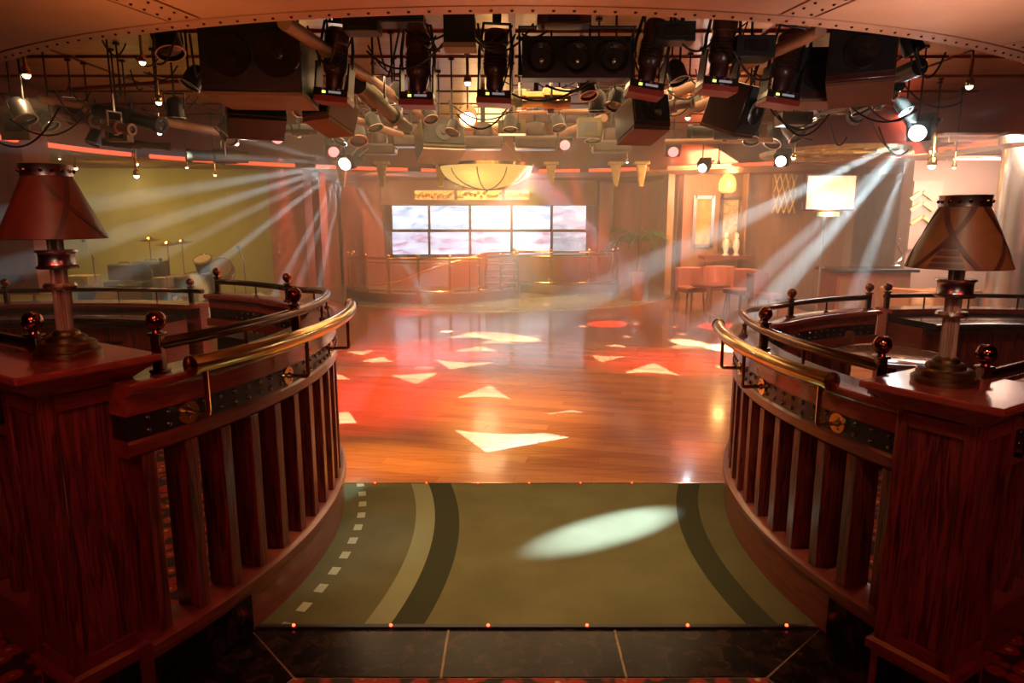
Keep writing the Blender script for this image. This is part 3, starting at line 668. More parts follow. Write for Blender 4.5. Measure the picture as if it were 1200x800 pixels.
# ------------------------------------------------------------------ lighting rig
HANG = []
def hang(*a): HANG.append(a)
def hang_now(root, p, dz=0.15):               # rod from a fixture up to the dome or the soffit, as a part of it
    inside = (Vector((p[0] - RCX, p[1] - RCY))).length < rim(math.degrees(math.atan2(p[0] - RCX, RCY - p[1])))
    zt = 3.372 if inside else 2.645
    if zt - p[2] - dz < 0.03: return
    o = MB().cyl((p[0], p[1], p[2] + dz), (p[0], p[1], zt), 0.009, n=6).cyl((p[0], p[1], zt - 0.02), (p[0], p[1], zt), 0.03, n=10).build('hanging_rod', cable_m)
    M = Matrix.LocRotScale(root.location, root.rotation_euler.to_quaternion(), root.scale)
    o.parent = root; o.matrix_parent_inverse = M.inverted()
def aim(loc, tgt): return (Vector(tgt) - Vector(loc)).to_track_quat('-Z', 'Y').to_euler()
# moving scanners, hung nose up: red lipped control panel below, barrel above
def make_scanner():
    r = thing('moving_light', 'x', 'stage light', (0, 0, 0))
    pb = MB().box((0, 0, 0.065), (0.235, 0.20, 0.05)).build('control_panel', black_gloss, r, bev=0.004)
    MB().box((-0.045, -0.102, 0.062), (0.024, 0.006, 0.016)).build('indicator', ledgreen, pb, smooth=False)
    MB().box((0.03, -0.102, 0.064), (0.085, 0.005, 0.014)).build('display', ledwhite, pb, smooth=False)
    for x in (-0.05, 0.02, 0.06): MB().cyl((x, -0.098, 0.082), (x, -0.108, 0.082), 0.009, n=10).build('knob', steel, pb)
    MB().box((0, -0.005, 0.02), (0.242, 0.215, 0.04)).build('lip', redstrip, r, bev=0.006)
    for x in (-0.112, 0.112): MB().box((x, 0.0, 0.17), (0.012, 0.17, 0.19)).build('side_plate', black, r, bev=0.004)
    br = MB().lathe([(0.0, 0.09), (0.055, 0.09), (0.062, 0.13), (0.062, 0.19), (0.078, 0.21), (0.082, 0.24), (0.082, 0.36), (0.076, 0.37), (0.076, 0.39), (0.084, 0.40), (0.084, 0.47), (0.06, 0.50), (0.0, 0.51)], (0, 0, 0), 20).build('barrel', blackbrown, r)
    for k in range(5): MB().lathe([(0.082, 0.25 + k * 0.022), (0.090, 0.254 + k * 0.022), (0.082, 0.258 + k * 0.022)], (0, 0, 0), 20).build('cooling_fin', black, br)
    MB().tube([(-0.112, 0, 0.24), (-0.115, 0, 0.36), (-0.09, 0, 0.54), (0.09, 0, 0.54), (0.115, 0, 0.36), (0.112, 0, 0.24)], 0.012, 8).build('yoke', black, r)
    MB().box((0, 0, 0.59), (0.06, 0.05, 0.10)).cyl((0, 0, 0.64), (0, 0, 0.80), 0.018, n=8).build('clamp', black, r, bev=0.004)
    MB().tube([(0.08, 0.03, 0.42), (0.13, -0.06, 0.46), (0.10, -0.09, 0.36), (0.09, -0.07, 0.24), (0.06, -0.07, 0.12)], 0.006, 6).build('cable', cable_m, r)
    return r
sc0 = make_scanner()
sl = ['first moving light from the left along the near ceiling edge, bluish beside the starburst', 'second moving light from the left, black with red lip, near ceiling edge',
      'third moving light from the left, beside the black junction box', 'fourth moving light from the left, right of the black three lamp batten',
      'fifth moving light from the left, hung at the near ceiling edge', 'rightmost moving light, beside the brown loudspeakers']
for i, (px, py, Y, rx, ry) in enumerate([(391, 122, 4.9, 0.0, 0.10), (490, 126, 4.9, 0, 0.02), (579, 124, 4.9, 0, 0.04), (753, 114, 4.8, 0.0, 0.16), (838, 110, 4.8, 0.0, 0.10), (910, 125, 5.0, 0.0, 0.14)]):
    o = sc0 if i == 0 else dup(sc0, (0, 0, 0))
    o.location = at(px, py, Y); o.rotation_euler = (rx, ry, 0); o['label'] = sl[i]; o['group'] = 'moving lights along the near edge of the dome'; hang(o, o.location, 0.55)
# loudspeakers
def speaker(name, label, c, d, rz, rx, body, base, cones, group='hung loudspeakers'):
    r = thing(name, label, 'loudspeaker', (0, 0, 0), group); w_, dp, h_ = d
    MB().box((0, 0, 0), (w_, dp, h_)).build('cabinet', body, r, bev=0.008)
    MB().box((0, 0.01, -h_ / 2 - 0.012), (w_ * 0.98, dp * 0.96, 0.02)).build('base_board', base, r, smooth=False)
    MB().box((0, -dp / 2 - 0.006, 0.02), (w_ * 0.94, 0.012, h_ * 0.88)).build('grille', black, r, smooth=False)
    for x, z, q in cones:
        k = MB().lathe([(q, 0.0), (q * 0.96, 0.014), (q * 0.8, 0.010), (q * 0.3, -0.0), (q * 0.25, 0.008), (0, 0.014)], (x, -dp / 2 - 0.012, z), 20, Matrix.Rotation(R(90), 3, 'X')).build('cone', black_gloss, r)
    for x in (-w_ * 0.35, w_ * 0.35): MB().cyl((x, 0, h_ / 2), (x, 0, h_ / 2 + 0.35), 0.012, n=8).build('hanger', black, r)
    r.location = c; r.rotation_euler = (rx, 0, rz); hang(r, c, h_ / 2); return r
c = at(291, 68, 4.5); speaker('loudspeaker', 'big black loudspeaker with tan base hanging at the left of the dome', (c.x, c.y + 0.25, c.z), (0.62, 0.62, 0.42), R(6), R(0), black, tan, [(-0.12, 0, 0.13), (0.17, 0.02, 0.15)])
c = at(1010, 78, 4.7); speaker('loudspeaker', 'brown loudspeaker at the right of the dome, tilted toward the hall', c, (0.40, 0.42, 0.34), R(-28), R(-12), blackbrown, wall_dark, [(0, 0, 0.11)])
c = at(948, 92, 5.2); speaker('loudspeaker', 'dark brown loudspeaker box behind the rightmost moving light', c, (0.42, 0.4, 0.34), R(-5), R(0), blackbrown, tan, [(0, 0, 0.12)])
c = at(862, 125, 5.6); speaker('loudspeaker', 'wedge of dark loudspeaker right of centre below the long tan conduit', c, (0.30, 0.34, 0.36), R(40), R(20), blackbrown, wall_dark, [(0, 0, 0.1)])
c = at(300, 135, 5.4); speaker('loudspeaker', 'small blue tinted loudspeaker under the big black loudspeaker at left', c, (0.42, 0.3, 0.2), R(25), R(-25), black, black, [(0.08, 0, 0.07)])
c = at(388, 133, 5.4); speaker('loudspeaker', 'small tan sided loudspeaker below the first moving light at left', c, (0.28, 0.3, 0.2), R(-30), R(-20), tan, tan, [(0.0, 0, 0.06)])
c = at(752, 140, 5.4); speaker('loudspeaker', 'dark loudspeaker below the fourth moving light', c, (0.30, 0.34, 0.24), R(15), R(-15), blackbrown, wall_dark, [(0.0, 0, 0.08)])
c = at(515, 165, 8.0); speaker('loudspeaker', 'far grey loudspeaker left of the bowl lamp', c, (0.5, 0.4, 0.34), R(20), R(-20), olivebar, steel, [(0.0, 0, 0.1)])
# three lamp batten
c = at(675, 70, 4.7)
r = thing('lamp_batten', 'black three lamp batten in a bracket at the middle of the near edge', 'stage light', c)
MB().box((c.x, c.y, c.z), (0.72, 0.16, 0.26)).build('housing', black, r, bev=0.006)
for k in (-1, 0, 1):
    MB().lathe([(0.10, 0.0), (0.10, 0.03), (0.092, 0.03), (0.06, -0.01), (0.0, -0.03)], (c.x + 0.235 * k, c.y - 0.083, c.z - 0.01), 22, Matrix.Rotation(R(90), 3, 'X')).build('reflector', black_gloss, r)
    MB().sphere((c.x + 0.235 * k, c.y - 0.10, c.z - 0.03), 0.022, 10, 8).build('lamp_bulb', steel, r)
MB().tube([(c.x - 0.37, c.y, c.z - 0.1), (c.x - 0.38, c.y, c.z + 0.2), (c.x + 0.38, c.y, c.z + 0.2), (c.x + 0.37, c.y, c.z - 0.1)], 0.014, 8).build('bracket', black, r)
MB().cyl((c.x + 0.03, c.y, c.z + 0.2), (c.x + 0.03, c.y, c.z + 0.42), 0.02, n=8).build('hanger', black, r)
# junction box
c = at(539, 37, 4.6)
r = thing('junction_box', 'black cable junction box with tan base at the middle of the near edge', 'box', c)
MB().box((c.x, c.y, c.z), (0.20, 0.16, 0.17)).box((c.x, c.y, c.z + 0.17), (0.12, 0.12, 0.2)).build('housing', black, r, bev=0.004)
MB().box((c.x, c.y, c.z - 0.10), (0.21, 0.17, 0.03)).build('base_board', tan, r, smooth=False)
hub = c
# loose cables: each a hanging lead
def sag(a, b, dz, k=12):
    a, b = Vector(a), Vector(b); L = []
    for i in range(k):
        f = i / (k - 1); p = a.lerp(b, f); p.z -= dz * 4 * f * (1 - f); L.append(p)
    return L
cab = [((535, 30), (490, 48), .10), ((522, 40), (470, 30), .06), ((522, 48), (430, 60), .14), ((556, 34), (578, 45), .05), ((556, 40), (600, 30), .10), ((556, 46), (625, 28), .12),
       ((470, 24), (455, 90), .02), ((440, 25), (452, 80), .05), ((612, 40), (650, 26), .05), ((745, 30), (720, 45), .1), ((800, 52), (838, 45), .06), ((860, 60), (905, 90), .08),
       ((395, 40), (380, 75), .06), ((360, 30), (400, 70), .14), ((1075, 55), (1085, 75), .06), ((1072, 60), (1108, 62), .16), ((205, 45), (185, 75), .05), ((222, 40), (230, 90), .03),
       ((500, 28), (515, 60), .03), ((560, 28), (566, 60), .03), ((770, 30), (760, 60), .05), ((690, 95), (600, 110), .08), ((640, 100), (700, 95), .05)]
CL = ['from the junction box to the second moving light', 'from the junction box toward the left ballast boxes', 'low loop from the junction box past the left conduit', 'short, from the junction box to the third moving light', 'from the junction box to the three lamp batten', 'longest loop from the junction box over the three lamp batten', 'straight, dropping beside the second moving light', 'thin, dropping left of the second moving light', 'at the left hanger of the three lamp batten', 'at the right hanger of the three lamp batten', 'between the fourth and fifth moving lights', 'between the fifth and the rightmost moving lights', 'dropping onto the first moving light', 'crossing over the first moving light', 'short, at the right end of the tilted brown loudspeaker', 'looping out right of the tilted brown loudspeaker', 'at the far left behind the soffit', 'dropping left of the big black loudspeaker', 'just left of the black junction box', 'just right of the black junction box', 'above the fourth moving light', 'under the three lamp batten, left half', 'under the three lamp batten, right half']
for i, (a, b, dz) in enumerate(cab):
    o = MB().tube(sag(at(*a, 4.55), at(*b, 4.8), dz), 0.0075, 6).build('cable', cable_m); tag(o, 'black lead ' + CL[i], 'cable', 'loose leads under the dome')
# tan conduits running to the middle of the dome
for nm, a, b, rad in (('long tan conduit crossing the left of the dome toward the middle', (333, 26, 4.15), (532, 160, 9.4), 0.045), ('tan conduit high at the right of the dome', (962, 36, 4.3), (846, 88, 5.5), 0.040),
                      ('flat tan conduit between the fourth and fifth moving lights', (842, 92, 6.0), (772, 114, 6.8), 0.05), ('long pale conduit below the fifth moving light', (842, 116, 6.4), (745, 150, 8.0), 0.045),
                      ('short pale conduit over the pink spotlight right of centre', (708, 138, 7.8), (652, 159, 9.3), 0.045), ('pale conduit at far left behind the lamp', (45, 116, 6.5), (150, 130, 7.2), 0.035),
                      ('straight pale conduit left, running toward the starburst', (190, 142, 7.0), (300, 162, 8.6), 0.045), ('pale conduit behind the black spotlight at right', (780, 166, 8.4), (905, 164, 7.6), 0.03),
                      ('dark tube rising at right toward the loudspeakers', (905, 150, 8.2), (1078, 78, 5.6), 0.07), ('red rod on the left rig', (80, 105, 7.4), (212, 95, 7.0), 0.02), ('pale rod behind the gold cylinder', (600, 133, 8.0), (690, 130, 8.0), 0.025),
                      ('lower pale conduit under the left middle cylinders', (415, 140, 7.4), (470, 158, 8.6), 0.04)):
    m_ = black if 'dark' in nm else (redstrip if 'red' in nm else tanpipe)
    o = MB().cyl(at(*a), at(*b), rad, n=12).build('conduit', m_); tag(o, nm, 'pipe')
# long spotlights (lens end -> cap end)
def profile_spot(label, a, b, rad, mt, group='long spotlights of the rig'):
    a, b = Vector(a), Vector(b); r = thing('profile_spotlight', label, 'stage light', tuple((a + b) / 2), group); d = (b - a); l = d.length; d.normalize()
    q = d.to_track_quat('Z', 'Y').to_matrix()
    MB().lathe([(rad * 0.7, l * 0.06), (rad * 0.7, l * 0.42), (rad, l * 0.45), (rad, l * 0.8), (rad * 0.85, l * 0.86), (rad * 0.85, l), (0, l)], a, 18, q).build('body', mt, r)
    MB().lathe([(rad * 0.55, 0.0), (rad * 0.92, 0), (rad * 0.92, l * 0.08), (rad * 0.7, l * 0.08)], a, 18, q).build('lens_ring', mt, r)
    MB().lathe([(rad * 0.6, 0.012), (0.0, 0.004)], a, 16, q).build('lens', black_gloss, r)
    c = a + d * l * 0.6; s = d.cross(Vector((0, 0, 1))).normalized()
    MB().tube([c - s * rad * 1.15, c - s * rad * 1.2 + Vector((0, 0, rad * 2.2)), c + s * rad * 1.2 + Vector((0, 0, rad * 2.2)), c + s * rad * 1.15], 0.010, 6).cyl(c + Vector((0, 0, rad * 2.2)), c + Vector((0, 0, rad * 2.2 + 0.16)), 0.014, n=6).build('yoke', steel if mt is not black else black, r)
    MB().box(c - Vector((0, 0, rad * 1.0)), (rad * 0.6, rad * 0.6, rad * 0.5)).build('knob', steel, r, bev=0.004)
    hang(r, c, rad * 2.2 + 0.1)
    return r
for lb, a, b, rad, mt in (('black long spotlight pointing right on the left rig', (190, 147, 6.6), (115, 130, 6.9), 0.085, black), ('olive long spotlight left of the black one on the left rig', (112, 142, 7.2), (70, 130, 7.6), 0.08, olivebar),
                          ('lower dark long spotlight on the left rig', (200, 172, 7.6), (120, 166, 7.4), 0.05, olivebar), ('pale short spotlight with square cap on the left rig', (155, 152, 6.3), (122, 146, 6.4), 0.06, tanpipe),
                          ('grey green spotlight beside the first moving light', (463, 138, 6.2), (420, 100, 5.6), 0.085, olivebar), ('dark olive long spotlight left of the starburst', (318, 152, 7.0), (370, 152, 7.2), 0.06, black),
                          ('long gold cylinder spotlight under the three lamp batten', (612, 117, 6.0), (668, 116, 6.0), 0.095, brass), ('gold cylinder spotlight half behind the third moving light', (588, 118, 6.6), (622, 114, 6.6), 0.085, olivebar),
                          ('black long spotlight right of centre with brass knob', (806, 154, 7.2), (878, 156, 7.0), 0.075, black), ('dark spotlight below the fifth moving light', (812, 120, 6.2), (768, 128, 6.4), 0.06, blackbrown),
                          ('dark long spotlight on the right rig above the white starburst', (1000, 138, 6.6), (1052, 98, 5.9), 0.08, black), ('brown spotlight hung under the dark tube at right', (960, 132, 7.4), (1000, 118, 7.0), 0.065, olivebar),
                          ('olive long spotlight in haze left of the pink starburst', (218, 182, 8.4), (290, 184, 8.8), 0.09, olivebar), ('grey spotlight hung in the middle left of the dome', (440, 125, 7.0), (478, 150, 7.6), 0.07, olivebar)):
    profile_spot(lb, at(*a), at(*b), rad, mt)
# short round cans (facing down their own -Z)
def make_can(mt, lensm):
    r = thing('par_can', 'x', 'stage light', (0, 0, 0))
    MB().lathe([(0.085, 0.0), (0.09, 0.004), (0.09, 0.012), (0.082, 0.014), (0.08, 0.12), (0.06, 0.17), (0.03, 0.19), (0.0, 0.19)], (0, 0, 0), 18).build('can', mt, r)
    MB().lathe([(0.078, 0.012), (0.04, 0.004), (0.0, 0.0)], (0, 0, 0), 16).build('lens', lensm, r)
    MB().tube([(-0.09, 0, 0.08), (-0.10, 0, 0.22), (0.10, 0, 0.22), (0.09, 0, 0.08)], 0.008, 6).build('yoke', mt, r)
    MB().lathe([(0.082, -0.006), (0.094, -0.006), (0.094, 0.0), (0.082, 0.0)], (0, 0, 0), 18).build('filter_frame', steel, r)
    return r
canb, cang, cano = make_can(black, black_gloss), make_can(mottle('antique_gold', (0.28, 0.17, 0.05), (0.42, 0.27, 0.09), 0.3, 0.9, 6), bulb_dim), make_can(mottle('olive_can', (0.05, 0.042, 0.024), (0.10, 0.085, 0.045), 0.35, 0.2, 6), black_gloss)
first = {id(canb): 1, id(cang): 1, id(cano): 1}
for src, px, py, Y, tx, ty, sc, lb in ((canb, 206, 138, 6.0, 0, 0, 0.9, 'black upright can light on the left rig beside the downlight'), (cano, 262, 155, 7.4, -1, 0.4, 1.1, 'silver can light with lit side above the left haze beams'), (cano, 272, 165, 7.6, 1, 0.4, 0.9, 'second silver can light left of the pink lens'),
                                    (cano, 290, 138, 6.8, 0.4, 0.8, 1.0, 'blue grey can light under the small left loudspeaker'), (cang, 548, 140, 7.2, 0, 1.2, 1.1, 'gold can light with ring facing the hall, middle of the dome'), (canb, 598, 152, 7.4, 0, 0.3, 0.9, 'dark can light right of the gold ring can'),
                                    (canb, 700, 130, 6.0, 0, 0, 0.9, 'black upright can light right of the gold cylinder'), (cano, 935, 160, 7.6, 0.6, 0.7, 1.2, 'olive can light above the small right starburst'), (cang, 948, 140, 7.6, 0, 0.2, 1.0, 'gold can light under the brown loudspeakers at right'),
                                    (canb, 1062, 130, 6.6, 0.5, 0.5, 0.8, 'black can light beside the bright right starburst'), (cano, 905, 168, 8.0, -0.5, 0.5, 1.1, 'hazy can light left of the small right starburst'), (canb, 460, 112, 6.4, -0.6, 0.3, 0.8, 'dark can light behind the second moving light'),
                                    (cano, 352, 130, 6.4, 0.3, 0.8, 0.8, 'tan can light left of the first moving light'), (canb, 108, 168, 7.6, -0.3, 0.4, 0.9, 'dark can light over the red cove at far left'), (cano, 820, 125, 7.0, 0.2, 0.9, 0.8, 'small ring can light right of the long pale conduit'),
                                    (canb, 800, 45, 4.6, 0.3, 0.2, 0.6, 'thin black can light between the fourth and fifth moving lights'), (cano, 695, 165, 8.6, 0, 0.2, 1.2, 'olive can light right of the far pink beam')):
    p_ = at(px, py, Y)
    o = src if first.pop(id(src), 0) else dup(src, (0, 0, 0))
    o.location = p_; o.rotation_euler = aim(p_, p_ + Vector((tx, -ty, -1))); o.scale = (sc,) * 3; o['label'] = lb; o['group'] = 'can lights of the rig'; hang(o, p_, 0.1)
# more dark cans, ballast boxes and lead bundles that crowd the rig
for px, py, Y, tx, ty, sc, lb in ((200, 62, 5.0, .3, .3, 1.1, 'black can light behind the soffit left of the big loudspeaker'), (222, 100, 5.4, -.5, .4, .9, 'black can light under the left end of the big loudspeaker'), (30, 140, 6.2, .5, .2, 1.1, 'black can light at far left under the bright downlight'),
                                  (60, 148, 6.6, .7, .1, .9, 'black can light left of the left rig spotlights'), (420, 165, 8.0, .2, .6, 1.2, 'dark can light just right of the white starburst'), (398, 165, 8.4, -.4, .5, 1.1, 'dark can light above the white starburst'),
                                  (440, 150, 7.6, .4, .3, 1.0, 'dark can light over the dim wash light'), (690, 112, 5.4, .2, .4, .8, 'small black can light below the three lamp batten'), (720, 125, 5.8, -.3, .4, .9, 'black can light left of the loudspeaker below the fourth moving light'),
                                  (796, 95, 5.4, .3, .3, .9, 'black can light between the fourth and fifth moving lights, low'), (880, 165, 7.4, -.2, .6, 1.0, 'dark can light left of the small right starburst'), (1010, 130, 6.2, .3, .3, 1.0, 'black can light below the tilted brown loudspeaker'),
                                  (1040, 110, 6.0, -.4, .4, 1.0, 'black can light on the dark tube at right'), (985, 118, 6.4, .1, .6, .9, 'black can light under the left edge of the tilted loudspeaker'), (1072, 62, 5.0, .5, .1, .9, 'black can light at the right end of the tilted loudspeaker'),
                                  (505, 140, 6.6, .3, .5, .8, 'black can light below the second moving light'), (530, 155, 7.4, -.3, .5, .9, 'dark can light left of the gold ring can'), (655, 150, 7.4, .2, .5, .9, 'dark can light behind the gold cylinder'), (770, 150, 7.0, .1, .5, .9, 'dark can light right of the violet beams')):
    p_ = at(px, py, Y); o = dup(canb, (0, 0, 0)); o.location = p_; o.rotation_euler = aim(p_, p_ + Vector((tx, -ty, -1))); o.scale = (sc,) * 3; o['label'] = lb; o['group'] = 'can lights of the rig'
    hang(o, p_, 0.1)
for px, py, Y, d_, mt, lb in ((17, 144, 6.3, (.26, .03, .30), tan, 'tan square reflector board at far left beside the cove'), (425, 30, 4.5, (.22, .16, .10), black, 'flat black ballast box behind the soffit left of the junction box'), (470, 24, 4.5, (.30, .16, .06), black, 'thin black ballast box left of the junction box'),
                              (660, 26, 4.6, (.34, .14, .06), blackbrown, 'brown ballast box above the three lamp batten'), (790, 40, 4.6, (.24, .16, .12), black, 'black ballast box between the fourth and fifth moving lights'), (880, 58, 4.8, (.26, .2, .14), black, 'black ballast box above the dark brown loudspeaker'),
                              (352, 85, 5.0, (.20, .2, .22), black, 'black ballast box between the big loudspeaker and the first moving light'), (600, 150, 7.6, (.30, .2, .14), olivebar, 'olive ballast box above the right wash light'), (690, 150, 7.8, (.26, .2, .20), olivebar, 'olive ballast box right of the short pale conduit'), (930, 140, 6.8, (.30, .2, .12), blackbrown, 'brown ballast box under the rightmost moving light'), (140, 160, 7.0, (.22, .12, .10), tan, 'tan ballast box under the left rig spotlights')):
    p_ = at(px, py, Y); r = thing('ballast_box', lb, 'box', p_); MB().box(p_, d_).build('housing', mt, r, bev=.005); MB().box(p_ + Vector((0, -d_[1] / 2 - .004, 0)), (d_[0] * .6, .008, d_[2] * .5)).build('face_plate', black_gloss, r, smooth=False); hang(r, p_, d_[2] / 2)
rl = random.Random(3); tg = MB()
for i in range(46):
    px = rl.choice((rl.uniform(60, 240), rl.uniform(400, 760), rl.uniform(780, 1080))); py = rl.uniform(45, 150); Y = rl.uniform(5.0, 7.6)
    a_ = at(px, py, Y); a_.z = min(a_.z, 3.2); b_ = a_ + Vector((rl.uniform(-.6, .6), rl.uniform(-.3, .5), rl.uniform(-.25, .2)))
    tg.tube(sag(a_, b_, rl.uniform(.04, .16)), 0.007, 5)
o = tg.build('lead_tangle', cable_m, kind='stuff'); tag(o, 'tangle of thin black leads looping through the whole rig', 'cables')
# wide fixtures under the middle of the dome
def make_scroller():
    r = thing('wash_light', 'x', 'stage light', (0, 0, 0))
    MB().box((0, 0, 0), (0.52, 0.3, 0.16)).build('housing', blackbrown, r, bev=0.03)
    MB().box((0, -0.153, 0.01), (0.22, 0.008, 0.014)).build('vent', black, r, smooth=False)
    MB().lathe([(0.12, 0.08), (0.13, 0.12), (0.11, 0.24), (0.0, 0.26)], (0, 0, 0), 16).build('head', blackbrown, r)
    MB().box((-0.27, 0, 0.1), (0.03, 0.12, 0.2)).box((0.27, 0, 0.1), (0.03, 0.12, 0.2)).build('arm', black, r, bev=0.006)
    MB().cyl((0, 0, 0.25), (0, 0, 0.9), 0.03, n=8).build('hanger', black, r)
    return r
w0 = make_scroller()
for i, (px, py, Y, sc, lb) in enumerate(((566, 168, 9.0, 1.0, 'brown wash light in front of the glowing bowl, left one'), (628, 168, 8.6, 1.0, 'brown wash light in front of the glowing bowl, right one'), (482, 166, 9.2, 0.9, 'brown wash light left of the bowl and the grey loudspeaker'), (716, 172, 9.6, 1.0, 'brown wash light right of the far pink beam'), (445, 175, 9.8, 0.9, 'dim wash light right of the left starburst'))):
    o = w0 if i == 0 else dup(w0, (0, 0, 0)); o.location = at(px, py, Y); o.scale = (sc,) * 3; o['label'] = lb; o['group'] = 'wash lights under the dome'; hang(o, o.location, 0.3)
# small halogen downlights: stem, cup, bulb, and the light they give
def make_bulb(bm):
    r = thing('downlight', 'x', 'light', (0, 0, 0))
    MB().cyl((0, 0, 0.05), (0, 0, 0.22), 0.012, n=8).build('stem', brass, r)
    MB().lathe([(0.028, 0.0), (0.032, 0.01), (0.026, 0.05), (0.012, 0.06), (0, 0.06)], (0, 0, 0), 12).build('cup', brass, r)
    MB().sphere((0, 0, 0.0), 0.024, 10, 8).build('bulb', bm, r)
    return r
bw, bd_ = make_bulb(bulb_w), make_bulb(bulb_dim); fw = {id(bw): 1, id(bd_): 1}
bl = [(bw, 31, 88, 6.2, 1.3, 'bright downlight high at far left under the dome edge'), (bd_, 167, 73, 5.6, 1.0, 'downlight left of the black can near the soffit'), (bd_, 186, 120, 6.4, 1.1, 'downlight on the left rig above the black can'),
      (bw, 160, 192, 10.5, 1.1, 'upper of the two bright downlights over the band stage'), (bw, 160, 206, 10.2, 1.5, 'lower starry downlight over the band stage'), (bd_, 89, 197, 10.5, 1.2, 'downlight over the stage just right of the left lamp shade'), (bd_, 70, 186, 10.5, 0.7, 'small downlight over the stage behind the left lamp shade'),
      (bd_, 219, 196, 10.8, 1.0, 'dim downlight over the drum kit'), (bd_, 252, 205, 11.0, 1.0, 'downlight right of the drum kit before the red pilaster'), (bd_, 277, 168, 8.2, 1.2, 'downlight beside the silver cans at left'), (bd_, 187, 156, 7.0, 0.9, 'downlight at the end of the black long spotlight'),
      (bd_, 548, 97, 6.5, 1.2, 'downlight between the second and third moving lights'), (bw, 680, 102, 6.6, 1.0, 'downlight right of the gold cylinder'), (bd_, 760, 165, 8.4, 1.0, 'pale downlight below the fourth moving light'), (bd_, 806, 138, 7.2, 1.1, 'downlight right of the long pale conduit'),
      (bw, 877, 145, 6.8, 1.1, 'bright downlight below the rightmost moving light'), (bd_, 842, 193, 9.8, 0.9, 'dim downlight above the orange sconce'), (bd_, 930, 185, 8.8, 1.1, 'downlight right of the small right starburst'), (bd_, 1136, 101, 5.6, 1.1, 'downlight hung from the soffit at right'),
      (bw, 1093, 177, 8.6, 1.4, 'upper of the two bright gold lights over the right lounge'), (bw, 1092, 194, 8.4, 1.8, 'lower starry gold light over the right lounge'), (bd_, 1118, 196, 9.0, 0.9, 'small light right of the starry gold lounge light'), (bd_, 735, 190, 10.5, 0.8, 'tiny light left of the right pink beam')]
for i, (src, px, py, Y, sc, lb) in enumerate(bl):
    o = src if fw.pop(id(src), 0) else dup(src, (0, 0, 0)); p_ = at(px, py, Y); o.location = p_; o.scale = (sc,) * 3; o['label'] = lb; o['group'] = 'small halogen downlights'
    hang(o, p_, 0.2)
    if src is bw: lamp('halogen', 'SPOT', p_ - Vector((0, 0, 0.06)), 12 if px > 1000 else 45, WARM, p_ - Vector((0, 0, 2)), 0.03, 110, 0.8)

# effect projectors: box head, yoke, hot lens, each throwing narrow beams
def projector(label, p_, tgt, lensm, sc=1.0, group='effect projectors'):
    r = thing('effect_projector', label, 'stage light', (0, 0, 0), group)
    MB().box((0, 0, 0.16), (0.17, 0.15, 0.26)).build('housing', black, r, bev=0.012)
    MB().lathe([(0.055, -0.002), (0.068, -0.002), (0.068, 0.03), (0.055, 0.03)], (0, 0, 0), 18).build('lens_ring', steel, r)
    MB().sphere((0, 0, 0.0), 0.06, 14, 8, (1, 1, 0.6)).build('lens', lensm, r)
    MB().tube([(-0.09, 0, 0.14), (-0.11, 0, 0.34), (0.11, 0, 0.34), (0.09, 0, 0.14)], 0.010, 6).build('yoke', black, r)
    r.location = p_; r.rotation_euler = aim(p_, tgt); r.scale = (sc,) * 3; hang(r, p_, 0.12); return r
def beams(p_, ends, col, energy, size):
    for e in ends:
        tgt = at(*e[:3]); k = e[3] if len(e) > 3 else 1.0; ss = e[4] if len(e) > 4 else size
        d = (tgt - p_).normalized()
        lamp('beam', 'SPOT', p_ + d * 0.085, energy * k * 4.5, col, tgt, 0.03, ss, 0.35)
L1 = at(404, 192, 8.6); projector('projector with a white starburst left of the screens, throwing a fan of beams', L1, at(250, 360, 6.2), bulb_ice, 1.25)
beams(L1, [(230, 150, 8.2, .8), (150, 178, 8.2, 1), (40, 250, 8.4, 1.4, 5), (60, 300, 8.4, 1.3, 5), (150, 318, 8.6, 1, 4), (230, 330, 9.0, .8), (215, 338, 8.8, 1.6), (325, 340, 9.0, 2.4, 2.8), (345, 345, 9.0, 1.4, 2.8), (372, 345, 9.0, 2.0, 2.6), (470, 300, 9.4, 1.8), (520, 260, 9.6, 1.4, 4)], ICE, 2600, 3.2)
R1 = at(1075, 156, 6.9); projector('projector with the brightest white lens at right, throwing wide pale beams', R1, at(960, 330, 4.5), bulb_ice, 1.3)
beams(R1, [(915, 235, 7.6, 1.5, 6.5), (930, 320, 8.0, 2.2, 8), (885, 330, 8.4, 1.5, 6.5), (1010, 325, 7.8, 1.9, 6.5), (1078, 250, 7.6, .5, 5), (1200, 118, 6.6, 1.2, 5), (1045, 90, 5.9, .5, 6)], ICE, 4600, 5)
R2 = at(915, 189, 8.9); projector('small white projector right of the sconce, throwing thin beams', R2, at(800, 400, 5), bulb_ice, 1.1)
beams(R2, [(800, 320, 9.4, .7), (835, 330, 9.6, .5), (870, 150, 8.4, .8), (905, 340, 9.6, .6), (925, 130, 8, .6), (950, 135, 8, .6), (1010, 120, 8.4, .8)], ICE, 1500, 2.6)
R3 = at(823, 197, 10.2); projector('small white projector between the right pink beam and the sconce', R3, at(700, 400, 6), bulb_ice, 1.0)
beams(R3, [(700, 300, 10.5, .8), (700, 260, 10.8, .5), (838, 250, 10.5, .5)], ICE, 1300, 2.6)
